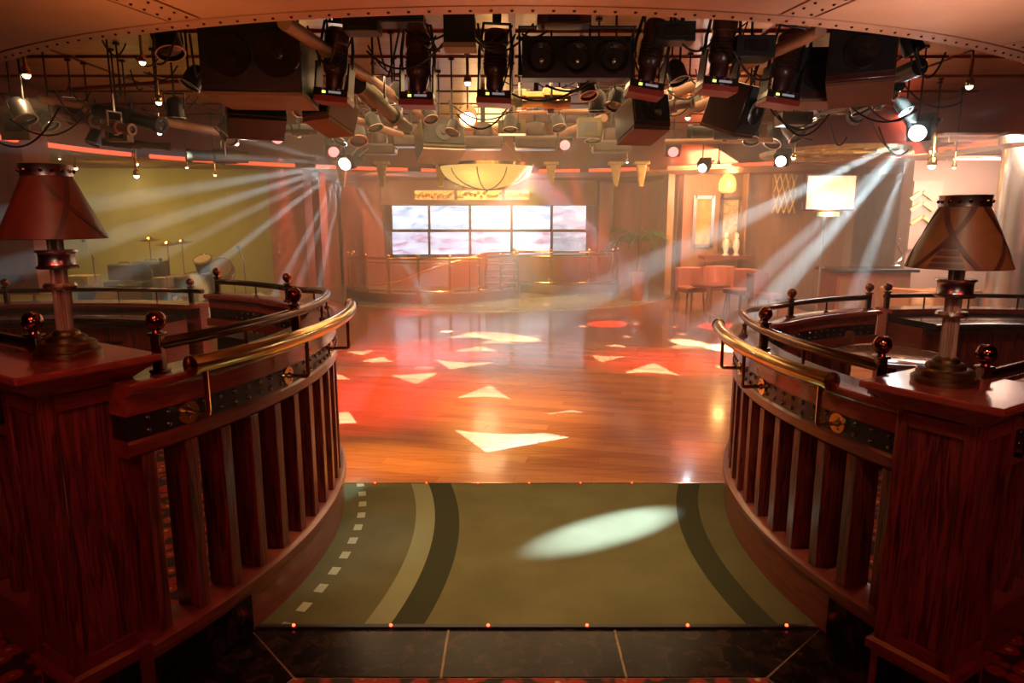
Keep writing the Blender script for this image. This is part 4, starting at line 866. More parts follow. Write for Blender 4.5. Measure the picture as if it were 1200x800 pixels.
for lb, (px, py, Y), tg, edges_ in (('pink lensed projector over the left haze with a red beam', (325, 162, 8.8), (345, 345, 9.4), ((330, 340, 9.2), (352, 330, 9.4))), ('pink lensed projector just left of the white starburst', (391, 178, 9.4), (445, 290, 11), ((455, 300, 11),)),
                          ('pink lensed projector right of the glowing bowl lamp', (662, 170, 9.6), (700, 330, 10.6), ((678, 330, 10.4), (725, 330, 10.6))), ('pink lensed projector above the potted palm side with a red beam', (789, 178, 9.6), (828, 330, 10.4), ((838, 320, 10.4), (790, 340, 10.4)))):
    p_ = at(px, py, Y); projector(lb, p_, at(tg[0], 430, 5.5), bulb_pink, 1.2)
    beams(p_, [(*tg, 1.0, 13)], (1.0, 0.07, 0.04), 800, 15)
    beams(p_, [(*e, 1.0) for e in edges_], (1.0, 0.75, 0.75), 900, 2.6)
p_ = at(741, 148, 7.6); projector('projector right of centre throwing violet blue beams', p_, at(700, 190, 7.6), bulb_dim, 0.7)
beams(p_, [(690, 200, 7.9), (715, 205, 8.0), (738, 205, 8.2), (705, 190, 7.6)], (0.35, 0.45, 1.0), 900, 3)
for h_ in HANG: hang_now(*h_)
# soft white pools on the green carpet
for px, py, src, en, sp in ((715, 622, (1.6, 3.6, 3.1), 0, 0),): pass
q = onz(716, 620); co = lamp('carpet_spot', 'SPOT', (q.x + 0.75, q.y + 0.45, 2.5), 3600, (0.40, 0.66, 1.0), (q.x, q.y, 0), 0.02, 8.5, 0.9); co.scale = (1, 2.9, 1)
q = onz(408, 573); lamp('carpet_spot', 'SPOT', (-0.4, 8.0, 2.3), 1500, (0.5, 1.0, 0.95), (q.x, q.y, 0), 0.02, 3.0, 0.7)
q = onz(415, 640); lamp('carpet_spot', 'SPOT', (0.6, 5.2, 2.5), 160, (0.35, 0.8, 1.0), (q.x, q.y, 0), 0.02, 14, 1.0)
# gobo projector straight above the dance floor: its slide throws cream leaf shapes, red and amber pools
GX, GY, GZ = 0.2, 7.4, 2.3
go = lamp('gobo_projector', 'SPOT', (GX, GY, GZ), 1250, (1, 1, 1), (GX, GY + 1e-4, 0), 0.006, 150, 0.15)
go.rotation_euler = (0, 0, 0)
gd = go.data; gd.use_nodes = True; nt = gd.node_tree; em = nt.nodes['Emission']
geo = N(nt, 'ShaderNodeNewGeometry'); sp_ = N(nt, 'ShaderNodeSeparateXYZ'); nt.links.new(geo.outputs['Incoming'], sp_.inputs[0])
gxn = mnode('MULTIPLY_ADD', mnode('DIVIDE', sp_.outputs[0], sp_.outputs[2]), -GZ, GX); gyn = mnode('MULTIPLY_ADD', mnode('DIVIDE', sp_.outputs[1], sp_.outputs[2]), -GZ, GY)
def seg(a, b, inner):                            # mask of the side of line ab on which `inner` lies
    nx, ny = b[1] - a[1], a[0] - b[0]; c = nx * a[0] + ny * a[1]
    if nx * inner[0] + ny * inner[1] < c: nx, ny, c = -nx, -ny, -c
    return mnode('GREATER_THAN', mnode('MULTIPLY_ADD', gxn, nx, mnode('MULTIPLY', gyn, ny)), c)
def circ(c, r, outside):
    d = mnode('ADD', mnode('POWER', mnode('ABSOLUTE', mnode('SUBTRACT', gxn, c[0])), 2.0), mnode('POWER', mnode('ABSOLUTE', mnode('SUBTRACT', gyn, c[1])), 2.0))
    return mnode('GREATER_THAN' if outside else 'LESS_THAN', d, r * r)
shapes = [((510, 487), (668, 512), (570, 530)), ((535, 466), (600, 469), (574, 451)), ((456, 437), (506, 438), (487, 448)), ((514, 420), (571, 425), (530, 431)), ((540, 411), (584, 414), (565, 406)), ((428, 423), (466, 428), (448, 419)),
          ((376, 445), (413, 447), (393, 438)), ((376, 488), (432, 520), (408, 486)), ((740, 436), (792, 440), (766, 427)), ((693, 415), (727, 418), (706, 423)), ((712, 405), (743, 410), (726, 404)), ((788, 407), (832, 412), (800, 403)),
          ((410, 412), (442, 408), (425, 415)), ((530, 395), (577, 399), (556, 391)), ((640, 485), (704, 487), (670, 480)), ((800, 402), (850, 400), (830, 408)), ((560, 404), (600, 402), (580, 398)), ((840, 430), (868, 437), (850, 428))]
tot = None
for s_ in shapes:
    kx, ky = sum(v[0] for v in s_) / 3, sum(v[1] for v in s_) / 3; gk = 1.3 if abs(s_[1][0] - s_[0][0]) < 60 else 1.0
    V = [tuple(onz(kx + (v[0] - kx) * gk, ky + (v[1] - ky) * gk)[:2]) for v in s_]; cen = (sum(v[0] for v in V) / 3, sum(v[1] for v in V) / 3)
    mk = mnode('MULTIPLY', mnode('MULTIPLY', seg(V[1], V[2], cen), seg(V[2], V[0], cen)), seg(V[0], V[1], cen))
    # the long side is hollowed by a circle
    a, b = Vector(V[0]), Vector(V[1]); mid = (a + b) / 2; nrm = (mid - Vector(cen)).normalized(); ln = (b - a).length; rad = ln * 0.85
    cc = mid + nrm * math.sqrt(rad * rad - ln * ln / 4)
    mk = mnode('MULTIPLY', mk, circ(cc, rad, True))
    tot = mk if tot is None else mnode('ADD', tot, mk)
def pool(px, py, rx, ry):
    c = onz(px, py); e = onz(px + rx, py); t_ = onz(px, py - ry); b_ = onz(px, py + ry); sx = abs(e.x - c.x); sy = abs(t_.y - b_.y) / 2
    d = mnode('ADD', mnode('POWER', mnode('ABSOLUTE', mnode('DIVIDE', mnode('SUBTRACT', gxn, c.x), sx)), 2.0), mnode('POWER', mnode('ABSOLUTE', mnode('DIVIDE', mnode('SUBTRACT', gyn, (t_.y + b_.y) / 2), sy)), 2.0))
    return mnode('MAXIMUM', mnode('SUBTRACT', 1.0, d), 0.0)
redp = mnode('ADD', mnode('ADD', pool(440, 470, 150, 45), pool(490, 415, 110, 20)), pool(785, 425, 110, 20))
ambp = mnode('ADD', pool(600, 490, 120, 55), pool(420, 545, 160, 30))
rest_ = mnode('SUBTRACT', 1.0, mnode('MINIMUM', tot, 1.0))
comb = N(nt, 'ShaderNodeCombineXYZ')
fall = mnode('MINIMUM', mnode('POWER', mnode('ABSOLUTE', sp_.outputs[2]), -3.0), 14.0)      # the slide evens out the fall-off with angle
def tint(k): return mnode('MULTIPLY', fall, tint0(k))
def tint0(k): return mnode('MULTIPLY_ADD', tot, (0.75, 1.2, 1.55)[k], mnode('MULTIPLY', rest_, mnode('MULTIPLY_ADD', redp, (0.52, 0.007, 0.002)[k], mnode('MULTIPLY', ambp, (0.35, 0.22, 0.02)[k]))))
for k in range(3): nt.links.new(tint(k), comb.inputs[k])
nt.links.new(comb.outputs[0], em.inputs['Color']); em.inputs['Strength'].default_value = 1.0

# ------------------------------------------------------------------ far wall: pilasters, soffit, video wall, bowl lamp
def box_px(m_, x0, x1, y0, y1, Y, dep):           # a box whose front face spans those pixels at depth Y
    a, b = at(x0, y1, Y), at(x1, y0, Y); return m_.box(((a.x + b.x) / 2, Y + dep / 2, (a.z + b.z) / 2), (abs(b.x - a.x), dep, abs(b.z - a.z)))
for nm, x0, x1, y0, y1, Y, dp, mt in (('trim_4', 322, 352, 150, 345, 12.7, 0.5, wall_red), ('trim_5', 352, 372, 190, 345, 13.4, 0.5, wall_red), ('trim_6', 428, 446, 180, 340, 17.2, 0.4, wall_red), ('trim_7', 700, 716, 180, 340, 17.2, 0.4, wall_red),
                                    ('trim_8', 778, 792, 190, 345, 14.2, 0.5, wall_m), ('trim_9', 796, 806, 190, 345, 14.3, 0.4, wall_red), ('trim_10', 0, 22, 150, 345, 8.6, 0.5, wall_red), ('trim_11', 870, 878, 195, 340, 14.2, 0.35, wall_m), ('trim_12', 996, 1006, 200, 340, 14.2, 0.35, wall_pink)):
    struct(box_px(MB(), x0, x1, y0, y1, Y, dp).build(nm, mt, smooth=False))
struct(box_px(MB(), 0, 25, 322, 331, 8.55, 0.1).build('trim_13', wood_h, smooth=False))
struct(box_px(MB(), 446, 700, 196, 240, 16.6, 0.9).build('trim_14', wall_dark, smooth=False))
struct(box_px(MB(), 440, 706, 296, 345, 17.3, 0.25).build('trim_15', wall_red, smooth=False))
for k in range(6):
    x0 = 372 + k * 10
for x0, x1 in ((372, 398), (400, 427), (717, 745), (747, 776)):
    o = box_px(MB(), x0, x1, 215, 335, 17.55, 0.05).build('panel', wall_red, wb, smooth=False)
# gilt relief under the soffit in three pieces on brackets
for i, (x0, x1) in enumerate(((486, 532), (536, 588), (592, 620))):
    a, b = at(x0, 234, 16.5), at(x1, 223, 16.5); m_ = MB().box(((a.x + b.x) / 2, 16.52, (a.z + b.z) / 2), (b.x - a.x, 0.10, b.z - a.z))
    k = 0
    while k < 14:
        m_.sphere((a.x + (b.x - a.x) * (k + 0.5) / 14, 16.46, a.z + (b.z - a.z) * random.uniform(.25, .75)), 0.045, 8, 6); k += 1
    o = m_.build('gilt_relief', goldrelief); tag(o, ('gilt carved relief under the soffit, left piece with leaf carving', 'gilt carved relief under the soffit, middle piece below the bowl lamp', 'gilt carved relief under the soffit, short right piece')[i], 'carving')
# video wall
scr = []
cols = [(460, 501), (504.5, 549), (552.5, 598), (601, 645), (648, 687)]
for j, (y0, y1) in enumerate(((241, 268.5), (272, 298))):
    for i, (x0, x1) in enumerate(cols):
        Y = 17.15 - 0.04 * abs(i - 2)
        sm, nt, p = newmat('cloud_screen')
        tc = N(nt, 'ShaderNodeTexCoord'); mp = N(nt, 'ShaderNodeMapping'); nt.links.new(tc.outputs['Object'], mp.inputs[0]); mp.inputs['Scale'].default_value = (0.6, 1, 2.0); mp.inputs['Location'].default_value = (i * 0.6, 0, j * 1.3)
        n_ = N(nt, 'ShaderNodeTexNoise'); n_.inputs['Scale'].default_value = 3.2; n_.inputs['Detail'].default_value = 6; n_.inputs['Distortion'].default_value = 0.6; nt.links.new(mp.outputs[0], n_.inputs['Vector'])
        if i == 4: st = [(0.3, (0.30, 0.32, 0.38)), (0.5, (0.62, 0.64, 0.70)), (0.62, (0.95, 0.93, 0.9))] if j == 0 else [(0.3, (0.25, 0.26, 0.33)), (0.6, (0.5, 0.48, 0.52)), (0.7, (0.9, 0.88, 0.9))]
        elif j == 0: st = [(0.33, (0.30, 0.48, 0.75)), (0.47, (0.80, 0.90, 1.0)), (0.58, (1.0, 1.0, 1.0))]
        else: st = [(0.35, (0.62, 0.30, 0.40)), (0.48, (0.75, 0.66, 0.85)), (0.6, (0.92, 0.95, 1.0))]
        nt.links.new(ramp(nt, n_.outputs['Fac'], st), p.inputs['Emission Color']); p.inputs['Emission Strength'].default_value = 1.5; p.inputs['Base Color'].default_value = (0.02, 0.02, 0.02, 1); p.inputs['Roughness'].default_value = 0.3
        a, b = at(x0, y1, Y), at(x1, y0, Y); c = ((a.x + b.x) / 2, Y + 0.06, (a.z + b.z) / 2); W, H_ = b.x - a.x, b.z - a.z
        r = thing('video_screen', ('upper' if j == 0 else 'lower') + ' row of the cloud video wall, ' + ('leftmost', 'second', 'middle', 'fourth', 'rightmost storm grey')[i] + ' screen', 'screen', c, 'screens of the video wall')
        MB().box((c[0], c[1] + 0.05, c[2]), (W + 0.05, 0.12, H_ + 0.05)).build('screen_case', blackbrown, r, smooth=False)
        MB().box((c[0], c[1] - 0.018, c[2]), (W, 0.012, H_)).build('screen', sm, r, smooth=False)
struct(box_px(MB(), 452, 694, 238, 301, 17.30, 0.2).build('trim_16', wall_dark, smooth=False))
# bowl lamp
c = at(570, 195, 13.0); c.z = max(c.z, 2.3)
bb = at(570, 222, 13.0)
r = thing('bowl_lamp', 'large glowing ribbed glass bowl lamp hanging before the video wall', 'lamp', c)
rad = 0.87; hgt = c.z - bb.z
MB().lathe([(0.0, -hgt)] + [(rad * math.sin(R(t)), -hgt * math.cos(R(t))) for t in range(10, 91, 8)] + [(rad, 0.0), (rad - 0.02, 0.005)], c, 40).build('bowl', cream_glow, r)
for k in range(10):
    a = 2 * math.pi * (k + 0.25) / 10
    MB().tube([c + Vector((rad * 1.008 * math.sin(R(t)) * math.cos(a), rad * 1.008 * math.sin(R(t)) * math.sin(a), -hgt * 1.02 * math.cos(R(t)))) for t in range(4, 92, 11)], 0.010, 6).build('rib', lampbase, r)
MB().lathe([(rad, -0.02), (rad + 0.03, -0.02), (rad + 0.03, 0.035), (rad, 0.035)], c, 44).build('rim', brass, r)
MB().cyl(c + Vector((0, 0, -hgt - 0.01)), c + Vector((0, 0, -hgt - 0.06)), 0.03, 0.012, n=10).build('finial', lampbase, r)
for k in range(3):
    a = 2 * math.pi * k / 3 + 0.5; MB().cyl(c + Vector((rad * math.cos(a), rad * math.sin(a), 0.02)), c + Vector((0.1 * math.cos(a), 0.1 * math.sin(a), 0.75)), 0.012, n=8).build('hanger', lampbase, r)
lamp('bowl_glow', 'POINT', c + Vector((0, -0.1, 0.25)), 60, WARM, None, 0.4)
lamp('bowl_under', 'POINT', c + Vector((0, -1.0, -hgt - 0.2)), 10, WARM, None, 0.25)
# gold brackets on the dome edge by the bowl
for i, px in enumerate((400, 447, 516, 646, 722, 752)):
    q = [v for v in (at(px, 210, 12 + k_ * 0.02) for k_ in range(110)) if math.hypot(v.x - RCX, v.y + .21 - RCY) < rim(math.degrees(math.atan2(v.x - RCX, RCY - v.y)))][-1]; m_ = MB()
    m_.frustum([(q.x - .10, q.y, q.z + .28), (q.x + .10, q.y, q.z + .28), (q.x + .10, q.y + .14, q.z + .28), (q.x - .10, q.y + .14, q.z + .28)], [(q.x - .035, q.y + .02, q.z - .14), (q.x + .035, q.y + .02, q.z - .14), (q.x + .035, q.y + .1, q.z - .14), (q.x - .035, q.y + .1, q.z - .14)]).box((q.x, q.y + .07, q.z + .31), (.30, .2, .06))
    o = m_.build('bracket_ornament', goldrelief, bev=0.01); tag(o, 'gold bracket on the far dome edge, ' + ('leftmost, beside the starburst', 'second from the left', 'at the left of the bowl lamp', 'at the right of the bowl lamp', 'right of the screens', 'last before the palm')[i], 'ornament', 'gold brackets on the far dome edge')

# ------------------------------------------------------------------ balcony with glass balustrade and stair
def glass_ring(name, label, pts_path, S, nposts, H, plinth_h, plinth_w, n=50):
    p0 = pts_path(S[0], 0); r = thing(name, label, 'balustrade', (p0[0], p0[1], 0.014)); SS = lin(S[0], S[1], n); z0 = 0.014
    MB().sweep(pts_path, SS, [(-plinth_w, z0), (0.06, z0), (0.07, z0 + plinth_h - 0.03), (0.05, z0 + plinth_h), (-plinth_w, z0 + plinth_h)]).build('plinth', wall_dark, r)
    MB().tube([(*pts_path(q, 0), H) for q in SS], 0.028, 10).build('handrail', brass, r)
    MB().tube([(*pts_path(q, 0), H - 0.09) for q in SS], 0.014, 8).build('upper_rail', brass, r)
    MB().tube([(*pts_path(q, 0), z0 + plinth_h + 0.05) for q in SS], 0.018, 8).build('lower_rail', brass, r)
    T = lin(S[0], S[1], nposts)
    for q in T:
        x, y = pts_path(q, 0)
        MB().cyl((x, y, z0 + plinth_h), (x, y, H + 0.02), 0.024, n=10).sphere((x, y, H + 0.05), 0.04, 12, 8).cyl((x, y, z0 + plinth_h), (x, y, z0 + plinth_h + 0.03), 0.045, n=12).build('post', brass, r)
    for a, b in zip(T, T[1:]):
        U = lin(a + (b - a) * 0.04, b - (b - a) * 0.04, 6)
        MB().sweep(pts_path, U, [(-0.005, z0 + plinth_h + 0.07), (0.005, z0 + plinth_h + 0.07), (0.005, H - 0.11), (-0.005, H - 0.11)]).build('glass_panel', glass_m, r)
        st = MB()
        for u in (U[0], U[-1]):
            for z in (z0 + plinth_h + 0.12, H - 0.16): st.sphere((*pts_path(u, 0.01), z), 0.022, 8, 6)
        st.build('clips', brass, r, kind='stuff')
    return r
BC = (-1.8, 15.45)
glass_ring('glass_balustrade', 'front ring of the glass balustrade with brass posts on a dark plinth', lambda a, o: (BC[0] + (1.93 + o) * math.cos(R(a)), BC[1] + (1.90 + o) * math.sin(R(a))), (-188, 2), 11, 0.93, 0.20, 0.10)
def back_path(s, o):
    P_ = [(0.05, 15.9), (0.9, 15.55), (1.8, 15.6), (2.4, 15.95), (2.62, 16.6)]
    f = min(s, 3.9999); i = int(f); t_ = f - i
    a, b = Vector(P_[i]), Vector(P_[i + 1]); pm = Vector(P_[i - 1]) if i else a; pn = Vector(P_[i + 2]) if i < 3 else b
    q = a * (2 * t_ ** 3 - 3 * t_ ** 2 + 1) + (b - pm) * 0.5 * (t_ ** 3 - 2 * t_ ** 2 + t_) + b * (3 * t_ ** 2 - 2 * t_ ** 3) + (pn - a) * 0.5 * (t_ ** 3 - t_ ** 2)
    t2 = (b - a).normalized(); return q.x + t2.y * o, q.y - t2.x * o
glass_ring('glass_balustrade', 'rear run of the glass balustrade with brass posts, right of the stair', back_path, (0.0, 4.0), 5, 0.97, 0.20, 0.08)
# stair: steps with bright nosings and a copper handrail sweeping up
sx = at(588, 330, 15.0)
r = thing('stair', 'small stair with brass nosed steps and copper handrail behind the balustrade', 'stairs', (sx.x, 15.0, 0.014))
for k in range(6):
    z = 0.16 + k * 0.135; Y = 14.75 + k * 0.16
    tr_ = MB().box((sx.x, Y + 0.14, z), (0.72, 0.30, 0.03)).build('step', wall_m, r, smooth=False)
    MB().box((sx.x, Y - 0.015, z + 0.003), (0.72, 0.025, 0.035)).build('nosing', brass, tr_, smooth=False)
for s in (-1, 1): MB().add([(sx.x + s * .37 - .02, 14.75, .03), (sx.x + s * .37 - .02, 15.9, .03), (sx.x + s * .37 - .02, 15.9, .95), (sx.x + s * .37 - .02, 14.75, .10), (sx.x + s * .37 + .02, 14.75, .03), (sx.x + s * .37 + .02, 15.9, .03), (sx.x + s * .37 + .02, 15.9, .95), (sx.x + s * .37 + .02, 14.75, .10)], [(0, 1, 2, 3), (4, 7, 6, 5), (0, 4, 5, 1), (1, 5, 6, 2), (2, 6, 7, 3), (3, 7, 4, 0)]).build('stringer', brass, r, smooth=False)
copper_rail = mottle('copper_rail', (0.70, 0.22, 0.08), (0.85, 0.32, 0.13), 0.25, 0.9, 5)
hp = [at(*q) for q in ((436, 332, 14.2), (455, 332, 14.3), (472, 328, 14.5), (490, 320, 14.6), (520, 310, 14.8), (550, 302, 15.0), (568, 297, 15.2), (590, 296, 15.4), (606, 296, 15.5))]
hr = MB().tube(hp, 0.028, 8).build('handrail', copper_rail, r)
for q in hp[1:8:2]: MB().cyl(q, (q.x, q.y, 0.03), 0.014, n=8).build('baluster', brass, hr)

# potted palm beside the balcony
q = onz(746, 352); pc = Vector((q.x, q.y, 0.014))
t = thing('potted_palm', 'tall potted palm in a copper pot at the right of the balcony', 'plant', pc)
pc = at(746, 352, q.y)
H0 = at(746, 318, q.y).z; pc = Vector((q.x, q.y, 0.014))
MB().lathe([(0.10, 0), (0.13, 0.02), (0.15, H0 - 0.05), (0.17, H0 - 0.03), (0.17, H0), (0.14, H0 - 0.01), (0.0, H0 - 0.05)], pc, 24).build('pot', copper_rail, t)
MB().tube([pc + Vector((0, 0, H0 - 0.05)), pc + Vector((0.02, 0, H0 + 0.4)), pc + Vector((0, 0, H0 + 0.75))], 0.035, 8).build('trunk', wood_h, t)
tp_ = pc + Vector((0, 0, H0 + 0.6))
for k in range(16):
    a = k * 2.4; ln = random.uniform(0.55, 0.95); up = random.uniform(0.35, 1.0); d = Vector((math.cos(a), math.sin(a), 0))
    m_ = MB(); P_ = [tp_ + d * ln * f * (1 - 0.2 * f) + Vector((0, 0, up * f - 0.75 * f * f)) for f in lin(0, 1, 9)]
    m_.tube(P_, 0.007, 5); side = d.cross(Vector((0, 0, 1)))
    for f in range(1, 9):
        for s in (-1, 1):
            b = P_[f]; e = b + side * s * 0.20 * math.sin(0.6 + f * 0.28) + d * 0.10 - Vector((0, 0, 0.08)); wv = d * 0.02
            m_.add([b - wv, b + wv, e, b + Vector((0, 0, 0.004))], [(0, 1, 2), (0, 2, 3), (1, 3, 2), (0, 3, 1)])
    m_.build('frond', leafm, t, smooth=False)

# ------------------------------------------------------------------ band stage at the left
struct(MB().box((-7.85, 10.85, 0.16), (8.3, 4.0, 0.34)).build('floor_stage', stagefl, smooth=False))
SZ = 0.326
def st(px, Y): return at(px, 320, Y).x
def amp(label, px, Y, d, z0, mt, head=False):
    x = st(px, Y); r = thing('guitar_amplifier', label, 'amplifier', (x, Y, z0)); w_, dp, h_ = d
    MB().box((x, Y, z0 + h_ / 2), (w_, dp, h_)).build('cabinet', black, r, bev=0.015)
    MB().box((x, Y - dp / 2 - 0.006, z0 + h_ * 0.45), (w_ * 0.9, 0.012, h_ * 0.75)).build('grille', mt, r, smooth=False)
    MB().box((x, Y - dp / 2 - 0.008, z0 + h_ * 0.92), (w_ * 0.9, 0.014, h_ * 0.10)).build('control_panel', steel, r, smooth=False)
    MB().tube([(x - w_ * .2, Y, z0 + h_), (x - w_ * .18, Y, z0 + h_ + .03), (x + w_ * .18, Y, z0 + h_ + .03), (x + w_ * .2, Y, z0 + h_)], 0.01, 6).build('handle', steel, r)
amp('large black amplifier cabinet in the middle of the band stage', 150, 10.6, (0.62, 0.36, 0.42), SZ, wall_dark)
amp('black amplifier head stacked on the large cabinet', 147, 10.6, (0.40, 0.28, 0.24), SZ + 0.45, wall_dark)
amp('flat fronted black amplifier right of the stacked head', 178, 10.9, (0.46, 0.30, 0.30), SZ + 0.42, leather)
amp('black amplifier under the flat fronted one', 178, 10.9, (0.46, 0.32, 0.40), SZ, leather)
x = st(95, 10.8); r = thing('cabinet', 'tan wooden cabinet on the stage behind the left lamp', 'cabinet', (x, 10.8, SZ)); MB().box((x, 10.8, SZ + .25), (.42, .36, .5)).build('body', tan, r, bev=.01); MB().box((x, 10.61, SZ + .25), (.36, .014, .42)).build('door', tan, r, smooth=False); MB().sphere((x + .14, 10.6, SZ + .28), .015, 8, 6).build('knob', brass, r)
def drum(label, c, rad, dep, axis, mt, legs=True, kind='drum'):
    c = Vector(c); r = thing(kind, label, 'drum', (c.x, c.y, SZ)); q = Vector(axis).to_track_quat('Z', 'Y').to_matrix()
    MB().lathe([(rad, -dep / 2), (rad, dep / 2)], c, 24, q).build('shell', mt, r)
    for s in (-1, 1):
        MB().lathe([(0, s * (dep / 2 + .004)), (rad * .97, s * (dep / 2 + .004)), (rad * .97, s * (dep / 2)), (0, s * dep / 2)], c, 24, q).build('drum_head', white if s < 0 else tan, r)
        MB().lathe([(rad * .97, s * (dep / 2 - .02)), (rad * 1.04, s * (dep / 2 - .02)), (rad * 1.04, s * (dep / 2 + .012)), (rad * .97, s * (dep / 2 + .012))], c, 24, q).build('hoop', steel, r)
    if legs:
        for k in range(3):
            a = 2.1 * k + .4; b = c + q @ Vector((rad * math.cos(a), rad * math.sin(a), 0)); MB().cyl(b, (b.x, b.y, SZ), 0.009, n=6).build('leg', steel, r)
    return r
drum('dark drum lying on its side on the stage left of the amplifiers', (st(112, 9.9), 9.9, SZ + .20), .20, .36, (1, -.4, 0), black, False)
drum('bass drum of the kit facing the hall', (st(232, 11.2), 11.2, SZ + .27), .26, .36, (0, 1, 0), black, False)
drum('upright floor tom beside the bass drum', (st(208, 10.9), 10.9, SZ + .32), .17, .30, (0, 0, 1), black)
drum('snare drum with pale head beside the amplifiers', (st(190, 10.5), 10.5, SZ + .42), .16, .12, (0, 0, 1), steel)
drum('chrome tom tilted on the bass drum', (st(240, 11.0), 11.0, SZ + .66), .14, .2, (0, -.5, 1), black, False)
drum('shiny round drum at the right end of the kit', (st(261, 10.6), 10.6, SZ + .60), .17, .14, (0.1, -.8, .5), steel)
def cymbal(label, c, rad):
    c = Vector(c); r = thing('cymbal', label, 'cymbal', (c.x, c.y, SZ)); MB().lathe([(rad, 0), (rad * .3, .025), (rad * .2, .05), (0, .06)], c, 24, Matrix.Rotation(R(8), 3, 'X')).build('plate', brass, r)
    MB().cyl((c.x, c.y, SZ + .1), c + Vector((0, 0, .08)), .010, n=8).build('stand', steel, r)
    for k in range(3): a = 2.1 * k; MB().cyl((c.x, c.y, SZ + .25), (c.x + .22 * math.cos(a), c.y + .22 * math.sin(a), SZ), .008, n=6).build('leg', steel, r)
cymbal('leftmost cymbal of the kit, over the flat fronted amplifier', at(175, 281, 11.0), .17); cymbal('cymbal in the middle of the kit', at(196, 286, 11.3), .19); cymbal('right hand cymbal of the kit', at(213, 284, 11.4), .17); cymbal('low cymbal beside the shiny drum', at(240, 300, 11.6), .15)
def mic(label, base, top_, boom):
    b, t_, e = Vector(base), Vector(top_), Vector(boom); r = thing('microphone_stand', label, 'stand', (b.x, b.y, SZ))
    MB().lathe([(.13, 0), (.13, .015), (.02, .03), (0, .03)], b, 18).build('base', steel, r); MB().cyl(b, t_, .010, n=8).build('pole', steel, r); MB().cyl(t_ + (t_ - e) * .25, e, .008, n=8).build('boom', steel, r); MB().sphere(e, .028, 10, 8).build('microphone', black, r)
mic('boom microphone stand at the right end of the stage', (st(286, 10.2), 10.2, SZ), at(286, 306, 10.2), at(279, 290, 10.1))
mic('microphone stand between the amplifiers and the drum kit', (st(194, 10.1), 10.1, SZ), at(194, 312, 10.1), at(188, 304, 10.0))
mic('slanted microphone stand before the left cabinet', (st(112, 10.0), 10.0, SZ), at(108, 300, 10.0), at(98, 282, 10.0))
mic('low microphone stand left of the snare', (st(180, 9.8), 9.8, SZ), at(178, 316, 9.8), at(172, 311, 9.8))
r = thing('music_stand', 'dark folding easel standing at the far left of the stage', 'stand', (st(40, 10.2), 10.2, SZ))
for a_, b_ in (((44, 284), (36, 336)), ((44, 284), (56, 336))): MB().cyl(at(*a_, 10.2), (at(*b_, 10.2).x, 10.2 + (.25 if b_[0] > 50 else 0), SZ), .022, n=8).build('leg', wood_h, r)
for y_ in (310, 322): MB().cyl(at(40, y_, 10.2), at(49, y_, 10.2), .014, n=8).build('rung', wood_h, r)
x = st(302, 10.0); r = thing('case', 'red equipment case at the right end of the stage', 'case', (x, 10.0, SZ)); MB().box((x, 10.0, SZ + .11), (.42, .3, .22)).build('body', redstrip, r, bev=.01); MB().box((x, 10.0, SZ + .225), (.44, .32, .02)).build('lid', mottle('case_red', (.42, .03, .02), (.5, .05, .03), .5), r, smooth=False)
def cloth(label, c, rx, ry, h):
    m_ = MB(); n_ = 14; vs = []; fs = []
    for j in range(n_):
        for i in range(n_):
            u, v = i / (n_ - 1) * 2 - 1, j / (n_ - 1) * 2 - 1; d = min(1, math.hypot(u, v)); vs.append((c[0] + u * rx, c[1] + v * ry, c[2] + .012 + h * (1 - d * d) * (0.75 + .25 * math.sin(u * 7 + v * 3)) * (0.8 + .2 * math.cos(v * 8))))
    k = len(vs); vs += [(x_, y_, max(c[2], z_ - .012)) for x_, y_, z_ in vs]
    for j in range(n_ - 1):
        for i in range(n_ - 1):
            q_ = (j * n_ + i, j * n_ + i + 1, (j + 1) * n_ + i + 1, (j + 1) * n_ + i); fs += [q_, tuple(k + w_ for w_ in q_[::-1])]
    m_.add(vs, fs); o = m_.build('cloth', white); tag(o, label, 'cloth')
cloth('crumpled white cloth on the stage before the amplifiers', (st(152, 9.3), 9.3, SZ), .28, .16, .14); cloth('white cloth on the stage left of the red case', (st(241, 9.6), 9.6, SZ), .12, .10, .12); cloth('white cloth draped on the red case', (x, 9.97, SZ + .235), .15, .11, .08)

# ------------------------------------------------------------------ lounge at the right
def framed(name, label, x0, x1, y0, y1, Y, fm, face, bw=0.07):
    a, b = at(x0, y1, Y), at(x1, y0, Y); c = ((a.x + b.x) / 2, Y, (a.z + b.z) / 2); W, H_ = b.x - a.x, b.z - a.z
    r = thing(name, label, 'picture', c)
    MB().box((c[0], Y + .02, c[2]), (W, .02, H_)).build('canvas', face, r, smooth=False)
    f_ = MB().box((a.x, Y, c[2]), (bw, .06, H_ + bw)).box((b.x, Y, c[2]), (bw, .06, H_ + bw)).box((c[0], Y, a.z), (W, .06, bw)).box((c[0], Y, b.z), (W, .06, bw)); f_.build('frame', fm, r, smooth=False)
    return r
paintg = mottle('golden_painting', (.36, .20, .05), (.78, .52, .16), .5, 0, 2.5, (1, 1, 1), 0, 0, 8, 1.4)
framed('picture', 'tall golden picture in a pale frame beside the sconce', 812, 836, 231, 288, 14.55, steel, paintg)
framed('picture', 'golden still life picture in a dark gilt frame under the sconce', 843, 868, 232, 292, 14.55, wall_dark, mottle('still_life', (.25, .16, .06), (.85, .70, .38), .5, 0, 5, (1, 1, 1), 0, 0, 8, 2.0))
